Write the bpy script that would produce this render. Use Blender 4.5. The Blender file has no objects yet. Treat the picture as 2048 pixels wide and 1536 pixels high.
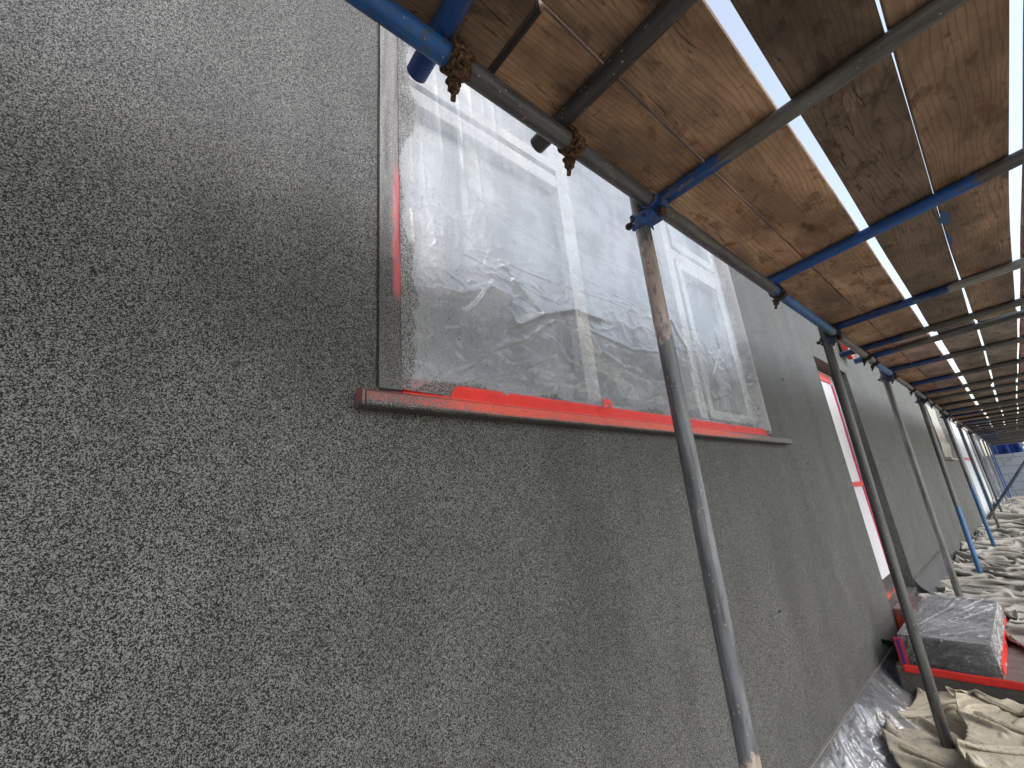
import bpy, bmesh, math, random
import numpy as np
from mathutils import Matrix, Vector, Quaternion

scene = bpy.context.scene
C = scene.collection
PI = math.pi

# ------------------------------------------------------------------ camera
F = 848.962
RC = np.array([[0.644318490590108, 0.7598629516375505, -0.08638273793041411],
               [-0.271481619144957, 0.12166545895641777, -0.9547226018919616],
               [-0.7149485388124922, 0.6385967513428126, 0.2846801293105802]])
cam_d = bpy.data.cameras.new('camera'); cam = bpy.data.objects.new('camera', cam_d); C.objects.link(cam)
cam_d.sensor_width = 36.0; cam_d.lens = F / 2048 * 36.0
cam_d.clip_start = 0.02; cam_d.clip_end = 3000
m = Matrix.Identity(4)
for i in range(3):
    m[i][0] = RC[0, i]; m[i][1] = -RC[1, i]; m[i][2] = -RC[2, i]
cam.matrix_world = m
scene.camera = cam

# ------------------------------------------------------------------ world and sun (bright overcast)
world = bpy.data.worlds.new('World'); scene.world = world; world.use_nodes = True
nt = world.node_tree; nt.nodes.clear()
wo = nt.nodes.new('ShaderNodeOutputWorld'); bg = nt.nodes.new('ShaderNodeBackground')
sky = nt.nodes.new('ShaderNodeTexSky'); hs = nt.nodes.new('ShaderNodeHueSaturation')
SUN_EL, SUN_AZ = 44.0, 82.0       # azimuth measured from +Y towards +X
sky.sky_type = 'NISHITA'; sky.sun_disc = False
sky.sun_elevation = math.radians(SUN_EL); sky.sun_rotation = math.radians(SUN_AZ)
sky.dust_density = 1.8; sky.air_density = 1.4; sky.ozone_density = 1.0
hs.inputs['Saturation'].default_value = 0.62
bg.inputs['Strength'].default_value = 0.15
nt.links.new(sky.outputs[0], hs.inputs['Color']); nt.links.new(hs.outputs[0], bg.inputs['Color'])
nt.links.new(bg.outputs[0], wo.inputs['Surface'])
sd = bpy.data.lights.new('sun', 'SUN'); sun = bpy.data.objects.new('sun', sd); C.objects.link(sun)
sd.energy = 0.75; sd.angle = math.radians(35); sd.color = (1.0, 0.985, 0.965)
el, az = math.radians(SUN_EL), math.radians(SUN_AZ)
sdir = Vector((math.sin(az) * math.cos(el), math.cos(az) * math.cos(el), math.sin(el)))
sun.rotation_euler = sdir.to_track_quat('Z', 'Y').to_euler()
sun.location = sdir * 60
scene.view_settings.view_transform = 'Standard'; scene.view_settings.look = 'None'
scene.view_settings.gamma = 1.0; scene.view_settings.use_curve_mapping = False
scene.view_settings.exposure = 0.95
scene.cycles.max_bounces = 10; scene.cycles.diffuse_bounces = 6
scene.cycles.transparent_max_bounces = 16; scene.cycles.sample_clamp_indirect = 8.0

# ------------------------------------------------------------------ measuring helper
def at(px, py, axis, val):
    """point of the plane axis=val that the photograph shows at (px, py)"""
    d = RC.T @ np.array([(px - 1024) / F, (py - 768) / F, 1.0])
    return d * (val / d[axis])

# ------------------------------------------------------------------ numpy noise
def _hash(ix, iy, seed):
    h = (ix.astype(np.int64) * 374761393 + iy.astype(np.int64) * 668265263 + seed * 2147483647) & 0xffffffff
    h = ((h ^ (h >> 13)) * 1274126177) & 0xffffffff
    h = (h ^ (h >> 16)) & 0xffffffff
    return h / 4294967295.0
def vn(x, y, seed=0):
    x = np.asarray(x, float); y = np.asarray(y, float)
    ix = np.floor(x); iy = np.floor(y); fx = x - ix; fy = y - iy
    fx = fx * fx * fx * (fx * (fx * 6 - 15) + 10); fy = fy * fy * fy * (fy * (fy * 6 - 15) + 10)
    a = _hash(ix, iy, seed); b = _hash(ix + 1, iy, seed); c = _hash(ix, iy + 1, seed); d = _hash(ix + 1, iy + 1, seed)
    return (a * (1 - fx) + b * fx) * (1 - fy) + (c * (1 - fx) + d * fx) * fy
def fbm(x, y, seed=0, o=4):
    s = 0; a = 0.5
    for k in range(o):
        s = s + a * vn(x * 2 ** k, y * 2 ** k, seed + k * 17); a *= 0.5
    return s
def ridge(x, y, seed=0, o=3, p=1.0):
    s = 0; a = 0.6
    for k in range(o):
        s = s + a * (1 - np.abs(2 * vn(x * 2 ** k, y * 2 ** k, seed + k * 31) - 1)) ** p; a *= 0.45
    return s

# ------------------------------------------------------------------ object helpers
def link(name, me, mat=None, parent=None):
    o = bpy.data.objects.new(name, me); C.objects.link(o)
    if mat is not None and me is not None and hasattr(me, 'materials'): me.materials.append(mat)
    if parent: o.parent = parent
    return o
def tag(o, label=None, cat=None, group=None, kind=None):
    if label: o['label'] = label
    if cat: o['category'] = cat
    if group: o['group'] = group
    if kind: o['kind'] = kind
    return o
def empty(name, loc=(0, 0, 0), label=None, cat=None, group=None):
    o = bpy.data.objects.new(name, None); C.objects.link(o); o.location = loc
    o.empty_display_size = 0.05
    return tag(o, label, cat, group)
def bm_obj(name, bm, mat, parent=None, smooth=False):
    me = bpy.data.meshes.new(name)
    bmesh.ops.recalc_face_normals(bm, faces=bm.faces[:])
    bm.to_mesh(me); bm.free()
    if smooth:
        me.polygons.foreach_set('use_smooth', [True] * len(me.polygons))
        if smooth != 'all':
            me.set_sharp_from_angle(angle=math.radians(40))
    return link(name, me, mat, parent)
def grid_obj(name, X, Y, Z, mat, parent=None, thick=0.0, mask=None):
    n, k = X.shape
    co = np.stack([X, Y, Z], -1).reshape(-1, 3)
    idx = np.arange(n * k).reshape(n, k)
    q = np.stack([idx[:-1, :-1], idx[1:, :-1], idx[1:, 1:], idx[:-1, 1:]], -1)
    if mask is not None:
        mk = mask[:-1, :-1] & mask[1:, :-1] & mask[1:, 1:] & mask[:-1, 1:]
        q = q[mk]
    q = q.reshape(-1, 4)
    used = np.unique(q); remap = np.full(n * k, -1); remap[used] = np.arange(len(used))
    co = co[used]; q = remap[q]
    me = bpy.data.meshes.new(name)
    me.vertices.add(len(co)); me.vertices.foreach_set('co', co.ravel())
    me.loops.add(q.size); me.loops.foreach_set('vertex_index', q.ravel().astype(np.int32))
    me.polygons.add(len(q)); me.polygons.foreach_set('loop_start', np.arange(0, q.size, 4, dtype=np.int32))
    me.polygons.foreach_set('loop_total', np.full(len(q), 4, dtype=np.int32))
    me.polygons.foreach_set('use_smooth', np.ones(len(q), dtype=bool))
    me.update(); me.validate()
    o = link(name, me, mat, parent)
    if thick:
        md = o.modifiers.new('solid', 'SOLIDIFY'); md.thickness = thick; md.offset = 0
    return o
def add_box(bm, p0, p1, bevel=0.0, M=None):
    x0, y0, z0 = p0; x1, y1, z1 = p1
    vs = [bm.verts.new(v) for v in [(x0, y0, z0), (x1, y0, z0), (x1, y1, z0), (x0, y1, z0), (x0, y0, z1), (x1, y0, z1), (x1, y1, z1), (x0, y1, z1)]]
    fs = [bm.faces.new([vs[i] for i in f]) for f in [(0, 3, 2, 1), (4, 5, 6, 7), (0, 1, 5, 4), (1, 2, 6, 5), (2, 3, 7, 6), (3, 0, 4, 7)]]
    if bevel:
        es = list({e for f in fs for e in f.edges})
        r = bmesh.ops.bevel(bm, geom=es, offset=bevel, segments=2, affect='EDGES', profile=0.5)
        vs = list({v for f in r['faces'] for v in f.verts} | {v for v in vs if v.is_valid})
    if M is not None: bmesh.ops.transform(bm, matrix=M, verts=[v for v in vs if v.is_valid])
    return vs
def box_obj(name, p0, p1, mat, parent=None, bevel=0.0):
    bm = bmesh.new(); add_box(bm, p0, p1, bevel); return bm_obj(name, bm, mat, parent)
def add_frame(bm, a, b, c, d, w, x0, x1):
    """one closed rectangular frame in the wall plane: y a..b, z c..d, bars w wide, from x0 out to x1"""
    R_ = []
    for x in (x0, x1):
        R_.append([bm.verts.new((x, yy_, zz_)) for yy_, zz_ in ((a, c), (b, c), (b, d), (a, d))])
        R_.append([bm.verts.new((x, yy_, zz_)) for yy_, zz_ in ((a + w, c + w), (b - w, c + w), (b - w, d - w), (a + w, d - w))])
    for i in range(4):
        j = (i + 1) % 4
        for p, q in ((0, 1), (1, 3), (3, 2), (2, 0)): bm.faces.new((R_[p][i], R_[p][j], R_[q][j], R_[q][i]))
def frame_from(axis):
    """matrix whose local Z is the given axis"""
    z = Vector(axis).normalized(); x = Vector((0, 0, 1)).cross(z)
    if x.length < 1e-3: x = Vector((1, 0, 0))
    x.normalize(); y = z.cross(x)
    return Matrix((x, y, z)).transposed().to_4x4()
def add_cyl(bm, c, axis, r, h, n=12, r2=None):
    M = Matrix.Translation(Vector(c)) @ frame_from(axis)
    bmesh.ops.create_cone(bm, cap_ends=True, cap_tris=False, segments=n, radius1=r, radius2=(r if r2 is None else r2), depth=h, matrix=M)
def add_ring(bm, c, axis, r0, r1, w, a0=0.0, a1=2 * PI, n=24, start=None):
    """a band (part ring) round an axis: inner radius r0, outer r1, width w, from angle a0 to a1"""
    M = frame_from(axis)
    if start is not None:
        z = Vector(axis).normalized(); x = Vector(start) - z * Vector(start).dot(z); x.normalize(); y = z.cross(x)
        M = Matrix((x, y, z)).transposed().to_4x4()
    M = Matrix.Translation(Vector(c)) @ M
    full = abs(a1 - a0 - 2 * PI) < 1e-4
    k = n if full else n + 1; rings = []
    for i in range(k):
        a = a0 + (a1 - a0) * i / n
        ca, sa = math.cos(a), math.sin(a)
        rings.append([bm.verts.new(M @ Vector((r * ca, r * sa, z))) for r, z in ((r0, -w / 2), (r1, -w / 2), (r1, w / 2), (r0, w / 2))])
    for i in range(n):
        A = rings[i]; B = rings[(i + 1) % k]
        for j in range(4): bm.faces.new((A[j], B[j], B[(j + 1) % 4], A[(j + 1) % 4]))
    if not full:
        bm.faces.new(rings[0]); bm.faces.new(list(reversed(rings[-1])))

# ------------------------------------------------------------------ material helpers
class N:
    def __init__(s, name):
        s.m = bpy.data.materials.new(name); s.m.use_nodes = True; s.t = s.m.node_tree; s.t.nodes.clear()
        s.out = s.t.nodes.new('ShaderNodeOutputMaterial')
    def n(s, typ, **kw):
        nd = s.t.nodes.new('ShaderNode' + typ)
        for k, v in kw.items():
            if k.startswith('i_'): s.set(nd, k[2:], v)
            else: setattr(nd, k, v)
        return nd
    def set(s, nd, k, v):
        sock = nd.inputs[int(k)] if k.isdigit() else nd.inputs[k.replace('_', ' ')]
        if isinstance(v, bpy.types.NodeSocket): s.t.links.new(v, sock)
        else: sock.default_value = v
    def math(s, op, a, b=0.0, c=0.0, clamp=False):
        nd = s.n('Math', operation=op, use_clamp=clamp); s.set(nd, '0', a); s.set(nd, '1', b)
        if op in ('MULTIPLY_ADD', 'SMOOTH_MIN', 'COMPARE'): s.set(nd, '2', c)
        return nd.outputs[0]
    def mix(s, f, a, b, blend='MIX'):
        nd = s.n('Mix', data_type='RGBA', blend_type=blend)
        s.set(nd, '0', f)
        for i, v in ((6, a), (7, b)):
            if isinstance(v, bpy.types.NodeSocket): s.t.links.new(v, nd.inputs[i])
            else: nd.inputs[i].default_value = (*v[:3], 1)
        return nd.outputs[2]
    def ramp(s, f, stops, interp='LINEAR'):
        nd = s.n('ValToRGB'); s.set(nd, '0', f); cr = nd.color_ramp; cr.interpolation = interp
        while len(cr.elements) > 1: cr.elements.remove(cr.elements[0])
        cr.elements[0].position = stops[0][0]; cr.elements[0].color = (*stops[0][1], 1) if isinstance(stops[0][1], tuple) else (*(stops[0][1],) * 3, 1)
        for p, c in stops[1:]:
            e = cr.elements.new(p); e.color = (*c, 1) if isinstance(c, tuple) else (c, c, c, 1)
        return nd.outputs[0]
    def coord(s, kind='Object'): return s.n('TexCoord').outputs[kind]
    def vscale(s, v, sc, off=None):
        nd = s.n('Mapping'); s.set(nd, 'Vector', v); nd.inputs['Scale'].default_value = sc
        if off is not None: nd.inputs['Location'].default_value = off
        return nd.outputs[0]
    def noise(s, v, scale, detail=3, rough=0.55, dist=0.0):
        nd = s.n('TexNoise', i_Vector=v, i_Scale=scale, i_Detail=detail, i_Roughness=rough, i_Distortion=dist); return nd.outputs[0]
    def sstep(s, v, lo, hi, a=0.0, b=1.0):
        nd = s.n('MapRange', interpolation_type='SMOOTHSTEP'); s.set(nd, '0', v); s.set(nd, '1', lo); s.set(nd, '2', hi); s.set(nd, '3', a); s.set(nd, '4', b)
        return nd.outputs[0]
    def bump(s, h, strength, dist, normal=None):
        nd = s.n('Bump', i_Height=h, i_Strength=strength, i_Distance=dist)
        if normal is not None: s.set(nd, 'Normal', normal)
        return nd.outputs[0]
    def bsdf(s, col, rough=0.6, **kw):
        nd = s.n('BsdfPrincipled'); s.set(nd, 'Base Color', col if isinstance(col, bpy.types.NodeSocket) else (*col, 1)); s.set(nd, 'Roughness', rough)
        for k, v in kw.items(): s.set(nd, k, v)
        return nd.outputs[0]
    def done(s, shader): s.t.links.new(shader, s.out.inputs['Surface']); return s.m

def simple(name, col, rough=0.6, var=0.15, scale=8, bump=0.0, bscale=60, **kw):
    g = N(name); co = g.coord()
    f = g.noise(co, scale, 5)
    c = g.mix(f, tuple(x * (1 - var) for x in col), tuple(min(1, x * (1 + var)) for x in col))
    extra = {}
    if bump: extra['Normal'] = g.bump(g.noise(co, bscale, 4), bump, 0.01)
    return g.done(g.bsdf(c, rough, **extra, **kw))

def speckle(g, co, scale, amount, warp=None):
    """dots (1 where a dot is); amount 0..1 = how many"""
    v = g.n('TexVoronoi', i_Vector=co, i_Scale=scale)
    sep = g.n('SeparateColor'); g.set(sep, 'Color', v.outputs['Color'])
    keep = g.math('LESS_THAN', sep.outputs[0], amount)
    rad = g.math('MULTIPLY_ADD', sep.outputs[1], 0.24, 0.14)
    dot = g.math('LESS_THAN', v.outputs['Distance'], rad)
    return g.math('MULTIPLY', keep, dot)

def mat_render():
    g = N('sprayed_render'); co = g.coord()
    vo = g.n('TexVoronoi', i_Vector=co, i_Scale=620.0); v1 = vo.outputs['Distance']
    sc = g.n('SeparateColor'); g.set(sc, 'Color', vo.outputs['Color']); cell = sc.outputs[0]
    vo2 = g.n('TexVoronoi', i_Vector=co, i_Scale=370.0)
    sc2 = g.n('SeparateColor'); g.set(sc2, 'Color', vo2.outputs['Color']); cell2 = sc2.outputs[1]
    n2 = g.noise(co, 90, 2, 0.6)
    n3 = g.noise(co, 1.9, 5, 0.6)
    n4 = g.noise(g.vscale(co, (1, 2.4, 0.7)), 2.0, 4, 0.55)
    k = g.math('ADD', g.math('MULTIPLY', cell, 0.62), g.math('MULTIPLY', cell2, 0.34))
    k = g.math('ADD', k, g.math('MULTIPLY', g.math('SUBTRACT', n2, 0.5), 0.10))
    k = g.math('SUBTRACT', k, g.math('MULTIPLY', v1, 0.12))
    col = g.ramp(k, [(0.14, (0.006, 0.006, 0.006)), (0.34, (0.018, 0.018, 0.017)), (0.43, (0.14, 0.139, 0.132)), (0.72, (0.29, 0.288, 0.278))])
    damp = g.math('MULTIPLY', g.sstep(n3, 0.36, 0.62, 0.90, 1.07), g.sstep(n4, 0.36, 0.64, 0.88, 1.05))
    cc = g.n('CombineColor'); [g.set(cc, str(i), damp) for i in range(3)]
    col = g.mix(1.0, col, cc.outputs[0], 'MULTIPLY')
    b = g.bump(k, 0.9, 0.0026)
    return g.done(g.bsdf(col, g.sstep(n3, 0.3, 0.7, 0.42, 0.55), Normal=b, **{'Specular IOR Level': 0.26}))

def mat_wood(name, base, dark, light, seedoff=0.0, weather=0.0):
    g = N(name); oi = g.n('ObjectInfo')
    co = g.coord()
    off = g.n('VectorMath', operation='MULTIPLY_ADD')
    cx = g.n('CombineXYZ'); [g.set(cx, str(i), oi.outputs['Random']) for i in range(3)]
    g.set(off, '0', cx.outputs[0]); off.inputs[1].default_value = (13.7, 41.3, 7.1); g.set(off, '2', co)
    p = off.outputs[0]
    warp = g.noise(g.vscale(p, (5, 0.9, 5)), 1.0, 3, 0.5)
    sep = g.n('SeparateXYZ'); g.set(sep, '0', p)
    # rings: distance across the board, warped along it -> cathedral grain
    r = g.math('ADD', g.math('MULTIPLY', sep.outputs[0], 62.0), g.math('MULTIPLY', warp, 13.0))
    ring = g.math('FRACT', r)
    ringl = g.sstep(ring, 0.55, 0.98, 0.0, 1.0)
    fib = g.noise(g.vscale(p, (260, 7, 260)), 1.0, 4, 0.7)
    blot = g.noise(g.vscale(p, (4.5, 2.2, 4.5)), 1.0, 5, 0.62)
    blot2 = g.noise(g.vscale(p, (14, 8, 14)), 1.0, 4, 0.6, 0.6)
    col = g.mix(g.sstep(blot, 0.32, 0.68), dark, light)
    col = g.mix(g.math('MULTIPLY', g.sstep(fib, 0.3, 0.75), 0.45), col, base)
    col = g.mix(g.math('MULTIPLY', ringl, 0.34), col, tuple(x * 0.40 for x in dark))
    col = g.mix(g.sstep(fib, 0.60, 0.78, 0.0, 0.35), col, tuple(x * 0.4 for x in dark))
    # knots
    kv = g.n('TexVoronoi', i_Vector=g.vscale(p, (5.0, 2.0, 5.0)), i_Scale=1.0)
    kd = kv.outputs['Distance']
    col = g.mix(g.sstep(kd, 0.05, 0.12, 0.85, 0.0), col, (0.035, 0.018, 0.01))
    # rust coloured and dark stains
    stain = g.sstep(blot2, 0.57, 0.66)
    col = g.mix(g.math('MULTIPLY', stain, 0.55), col, (0.10, 0.055, 0.03))
    st2 = g.sstep(g.noise(g.vscale(p, (9, 3, 9), (3, 8, 1)), 1.0, 5, 0.6), 0.60, 0.66)
    col = g.mix(g.math('MULTIPLY', st2, 0.5), col, (0.17, 0.075, 0.025))
    # fine scratches across (saw and wear marks)
    scr = g.sstep(g.noise(g.vscale(p, (14, 120, 14), (0, 3, 0)), 1.0, 3, 0.6, 1.2), 0.66, 0.70)
    col = g.mix(g.math('MULTIPLY', scr, 0.75), col, (0.03, 0.016, 0.009))
    # long drying cracks
    crk = g.math('ABSOLUTE', g.math('SUBTRACT', g.noise(g.vscale(p, (9, 0.55, 9), (5, 1, 2)), 1.0, 4, 0.6), 0.5))
    crkm = g.sstep(crk, 0.0, 0.0045, 1.0, 0.0)
    crkm = g.math('MULTIPLY', crkm, g.sstep(blot, 0.45, 0.55))
    col = g.mix(g.math('MULTIPLY', crkm, 0.85), col, (0.012, 0.008, 0.005))
    grime = g.sstep(g.noise(g.vscale(p, (3.2, 1.3, 3.2), (9, 2, 4)), 1.0, 6, 0.7), 0.45, 0.68)
    col = g.mix(g.math('MULTIPLY', grime, 0.62), col, (0.085, 0.068, 0.055))
    # board tint from the object colour
    col = g.mix(1.0, col, oi.outputs['Color'], 'MULTIPLY')
    h = g.math('ADD', g.math('MULTIPLY', ringl, -0.5), g.math('ADD', g.math('MULTIPLY', fib, 0.7), g.math('MULTIPLY', crkm, -2.0)))
    return g.done(g.bsdf(col, 0.78, Normal=g.bump(h, 0.55, 0.003), **{'Specular IOR Level': 0.35}))

BLUE = (0.02, 0.085, 0.27)
def mat_tube(name, segs=(), steel=(0.13, 0.128, 0.122), flecks=0.5, rust=0.15):
    """galvanised steel with painted lengths: segs = (from, to, colour) along local Z in metres"""
    g = N(name); co = g.coord(); oi = g.n('ObjectInfo')
    off = g.n('VectorMath', operation='MULTIPLY_ADD'); cx = g.n('CombineXYZ'); [g.set(cx, str(i), oi.outputs['Random']) for i in range(3)]
    g.set(off, '0', cx.outputs[0]); off.inputs[1].default_value = (9.7, 4.3, 0.0); g.set(off, '2', co); p = off.outputs[0]
    sep = g.n('SeparateXYZ'); g.set(sep, '0', co); z = sep.outputs[2]
    a = g.noise(g.vscale(p, (40, 40, 3.5)), 1.0, 5, 0.65)
    b = g.noise(g.vscale(p, (60, 60, 25)), 1.0, 4, 0.6)
    c = g.noise(g.vscale(p, (22, 22, 10), (4, 2, 7)), 1.0, 4, 0.65)
    col = g.mix(g.sstep(a, 0.3, 0.7), tuple(x * 0.5 for x in steel), tuple(x * 1.7 for x in steel))
    col = g.mix(g.sstep(b, 0.55, 0.75, 0, 0.5), col, tuple(x * 0.3 for x in steel))
    col = g.mix(g.sstep(c, 0.62, 0.68, 0, rust), col, (0.14, 0.06, 0.025))
    rough = 0.5
    for s0, s1, pc in segs:
        zz = g.math('ADD', z, g.math('MULTIPLY', g.math('SUBTRACT', c, 0.5), 0.35))
        m_ = g.math('MULTIPLY', g.sstep(zz, s0 - 0.012, s0 + 0.012), g.sstep(zz, s1 - 0.012, s1 + 0.012, 1.0, 0.0))
        worn = g.sstep(g.math('ADD', b, g.math('MULTIPLY', g.math('SUBTRACT', a, 0.5), 0.8)), 0.58, 0.64, 1.0, 0.15)
        pcv = g.mix(g.sstep(a, 0.3, 0.7), tuple(x * 0.65 for x in pc), tuple(min(1, x * 1.35) for x in pc))
        col = g.mix(g.math('MULTIPLY', m_, worn), col, pcv)
    # splashes of cement and paint
    f1 = speckle(g, g.vscale(p, (1, 1, 0.7)), 150, 0.10 * flecks)
    f2 = g.sstep(g.noise(g.vscale(p, (1, 1, 0.5)), 60, 5, 0.7), 0.68, 0.70, 0, flecks)
    col = g.mix(g.math('MAXIMUM', g.math('MULTIPLY', f1, 0.8), f2), col, (0.36, 0.34, 0.30))
    return g.done(g.bsdf(col, g.sstep(a, 0.3, 0.7, 0.38, 0.6), Metallic=0.12, Normal=g.bump(g.math('ADD', a, b), 0.35, 0.0015), **{'Specular IOR Level': 0.6}))

def mat_rust():
    g = N('crusted_rust'); co = g.coord('Object')
    a = g.noise(co, 90, 5, 0.7); b = g.n('TexVoronoi', i_Vector=co, i_Scale=260).outputs['Distance']
    col = g.ramp(a, [(0.34, (0.018, 0.010, 0.007)), (0.48, (0.075, 0.037, 0.018)), (0.60, (0.22, 0.12, 0.06)), (0.72, (0.45, 0.31, 0.19))])
    return g.done(g.bsdf(col, 0.85, Normal=g.bump(g.math('ADD', a, g.math('MULTIPLY', b, 0.6)), 1.0, 0.006)))

def mat_dust_sheet(name, c0, c1, spots=0.25):
    g = N(name); co = g.coord()
    a = g.noise(co, 1.6, 5, 0.6); w = g.noise(co, 260, 2, 0.5); st = g.noise(g.vscale(co, (1, 1, 1), (7, 3, 1)), 3.2, 5, 0.6)
    col = g.mix(g.sstep(a, 0.3, 0.7), c0, c1)
    col = g.mix(g.sstep(st, 0.52, 0.70, 0, 0.42), col, tuple(x * 0.45 for x in c0))
    d = speckle(g, co, 95, g.math('MULTIPLY', g.sstep(st, 0.35, 0.6), spots))
    col = g.mix(g.math('MULTIPLY', d, 0.75), col, (0.12, 0.10, 0.07))
    mid = g.noise(co, 28, 4, 0.6)
    return g.done(g.bsdf(col, 0.9, Normal=g.bump(g.math('ADD', w, g.math('MULTIPLY', mid, 2.2)), 0.5, 0.0045), **{'Specular IOR Level': 0.15}))

def mat_film(name, opac, spray_mask=None, tint=(0.8, 0.83, 0.86), gloss=0.22, mist=(0.33, 0.32, 0.30), dotscale=210, shine=0.9, rfac=1.0):
    """thin polythene: mostly see-through, milky, glossy; spray_mask(g, co) gives 0..1 of how much render hit it"""
    g = N(name); co = g.coord()
    a = g.noise(g.vscale(co, (1, 3.0, 2.0)), 1.6, 5, 0.6); b = g.noise(g.vscale(co, (1, 5.0, 22.0)), 1.0, 4, 0.6)
    lo, hi = opac
    o = g.sstep(g.math('ADD', g.math('MULTIPLY', a, 0.75), g.math('MULTIPLY', b, 0.25)), 0.38, 0.62, lo, hi)
    # at a shallow angle more film is looked through
    lw = g.n('LayerWeight', i_Blend=0.35)
    o = g.math('ADD', o, g.math('MULTIPLY', lw.outputs['Facing'], 0.12), clamp=True)
    if spray_mask:
        sm = spray_mask(g, co)
        o = g.math('MAXIMUM', o, g.math('MULTIPLY', sm, 0.93))
        col = g.mix(sm, tint, mist)
    else:
        sm = None; col = g.mix(0.0, tint, tint)
    fine = g.noise(co, 55, 4, 0.6)
    nb = g.bump(g.math('ADD', fine, g.math('MULTIPLY', b, 0.5)), 0.16, 0.003)
    dif = g.n('BsdfDiffuse', i_Color=col); trl = g.n('BsdfTranslucent', i_Color=col)
    mx = g.n('MixShader', i_Fac=0.25); g.set(mx, '1', dif.outputs[0]); g.set(mx, '2', trl.outputs[0])
    tr = g.n('BsdfTransparent', i_Color=(0.97, 0.98, 1.0, 1))
    m1 = g.n('MixShader', i_Fac=o); g.set(m1, '1', tr.outputs[0]); g.set(m1, '2', mx.outputs[0])
    gl = g.n('BsdfGlossy', i_Color=(1, 1, 1, 1), i_Roughness=gloss, i_Normal=nb)
    fr = g.n('Fresnel', i_IOR=1.5)
    gf = g.math('MULTIPLY_ADD', fr.outputs[0], shine, 0.04)
    if sm is not None: gf = g.math('MULTIPLY', gf, g.math('SUBTRACT', 1.0, g.math('MULTIPLY', sm, 0.8)))
    m2 = g.n('MixShader', i_Fac=gf); g.set(m2, '1', m1.outputs[0]); g.set(m2, '2', gl.outputs[0])
    last = m2.outputs[0]
    if sm is not None:
        d = speckle(g, co, dotscale, g.math('MULTIPLY_ADD', sm, 0.85, 0.025))
        n1 = g.noise(co, 235, 2, 0.6)
        d2 = g.math('MULTIPLY', g.math('LESS_THAN', n1, 0.5), g.math('GREATER_THAN', sm, 0.72))
        d = g.math('MAXIMUM', d, g.math('MULTIPLY', d2, 0.8))
        blk = g.bsdf((0.028, 0.027, 0.026), 0.7)
        m3 = g.n('MixShader', i_Fac=d); g.set(m3, '1', last); g.set(m3, '2', blk); last = m3.outputs[0]
    return g.done(last)

def mat_tape(name, spray, col=(0.78, 0.035, 0.02), rough=0.38):
    """red masking tape; spray(g, co) is how much of it the grey render covers"""
    g = N(name); co = g.coord(); a = g.noise(co, 14, 4); b = g.noise(g.vscale(co, (30, 6, 30)), 1.0, 3)
    c = g.mix(a, tuple(x * 0.8 for x in col), tuple(min(1, x * 1.15 + 0.01) for x in col))
    sm = spray(g, co)
    n1 = g.noise(co, 330, 2, 0.5)
    k = g.math('ADD', g.math('MULTIPLY', g.math('SUBTRACT', n1, 0.5), 1.3), g.math('SUBTRACT', sm, 0.5))
    c = g.mix(g.sstep(k, -0.05, 0.05, 0, 1.0), c, g.ramp(n1, [(0.40, (0.006, 0.006, 0.006)), (0.47, (0.03, 0.028, 0.026)), (0.53, (0.11, 0.105, 0.10)), (0.62, (0.18, 0.17, 0.165))]))
    d = speckle(g, co, 260, g.math('MULTIPLY_ADD', sm, 0.8, 0.12))
    c = g.mix(g.math('MULTIPLY', d, 0.9), c, (0.035, 0.03, 0.028))
    return g.done(g.bsdf(c, rough, Normal=g.bump(g.math('ADD', b, n1), 0.3, 0.003)))

M_render = mat_render()
M_wood = mat_wood('board_wood', (0.43, 0.29, 0.19), (0.22, 0.14, 0.088), (0.60, 0.41, 0.265))
M_grey = mat_tube('galvanised_tube')
M_dark = mat_tube('dark_worn_tube', (), (0.075, 0.073, 0.07), 0.5, 0.3)
M_blue = mat_tube('blue_painted_tube', ((-9, 9, BLUE),), (0.10, 0.10, 0.10), 0.25, 0.3)
M_rust = mat_rust()
M_bluefit = mat_tube('blue_painted_fitting', ((-9, 9, (0.02, 0.085, 0.27)),), (0.07, 0.055, 0.045), 0.1, 0.7)
M_darkfit = mat_tube('dark_blue_fitting', ((-9, 9, (0.015, 0.035, 0.075)),), (0.05, 0.045, 0.04), 0.1, 0.6)
M_bolt = simple('bolt_steel', (0.055, 0.038, 0.028), 0.6, 0.5, 60, 0.5, 200, Metallic=0.3)
M_upvc = simple('white_plastic_frame', (0.70, 0.69, 0.67), 0.35, 0.05, 4)
M_white = simple('white_panel', (0.74, 0.76, 0.79), 0.4, 0.08, 3)
M_cream = simple('cream_gasket', (0.60, 0.55, 0.47), 0.5, 0.08, 6)
M_black = simple('black_gap', (0.015, 0.015, 0.016), 0.8)
g = N('window_glass'); gc = g.coord()
M_glass = g.done(g.bsdf(g.mix(g.noise(gc, 1.3, 3), (0.05, 0.06, 0.07), (0.12, 0.135, 0.15)), 0.32, **{'Specular IOR Level': 1.0, 'IOR': 2.3}))
M_earth = simple('dusty_ground', (0.30, 0.275, 0.235), 0.95, 0.5, 6, 1.0, 40)
M_conc = simple('rough_concrete', (0.20, 0.185, 0.165), 0.9, 0.35, 9, 0.9, 70)
M_sheetA = mat_dust_sheet('dust_sheet_canvas', (0.34, 0.295, 0.22), (0.52, 0.465, 0.365), 0.5)
M_sheetB = mat_dust_sheet('dust_sheet_cotton', (0.29, 0.27, 0.235), (0.45, 0.425, 0.375), 0.25)

# ================================================================== THE SETTING
def ground_z(y):
    return float(np.interp(y, [-8, 3.0, 4.4, 6, 8, 12, 16, 60], [-1.45, -1.45, -1.40, -1.24, -1.27, -1.42, -1.50, -1.6]))
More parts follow.
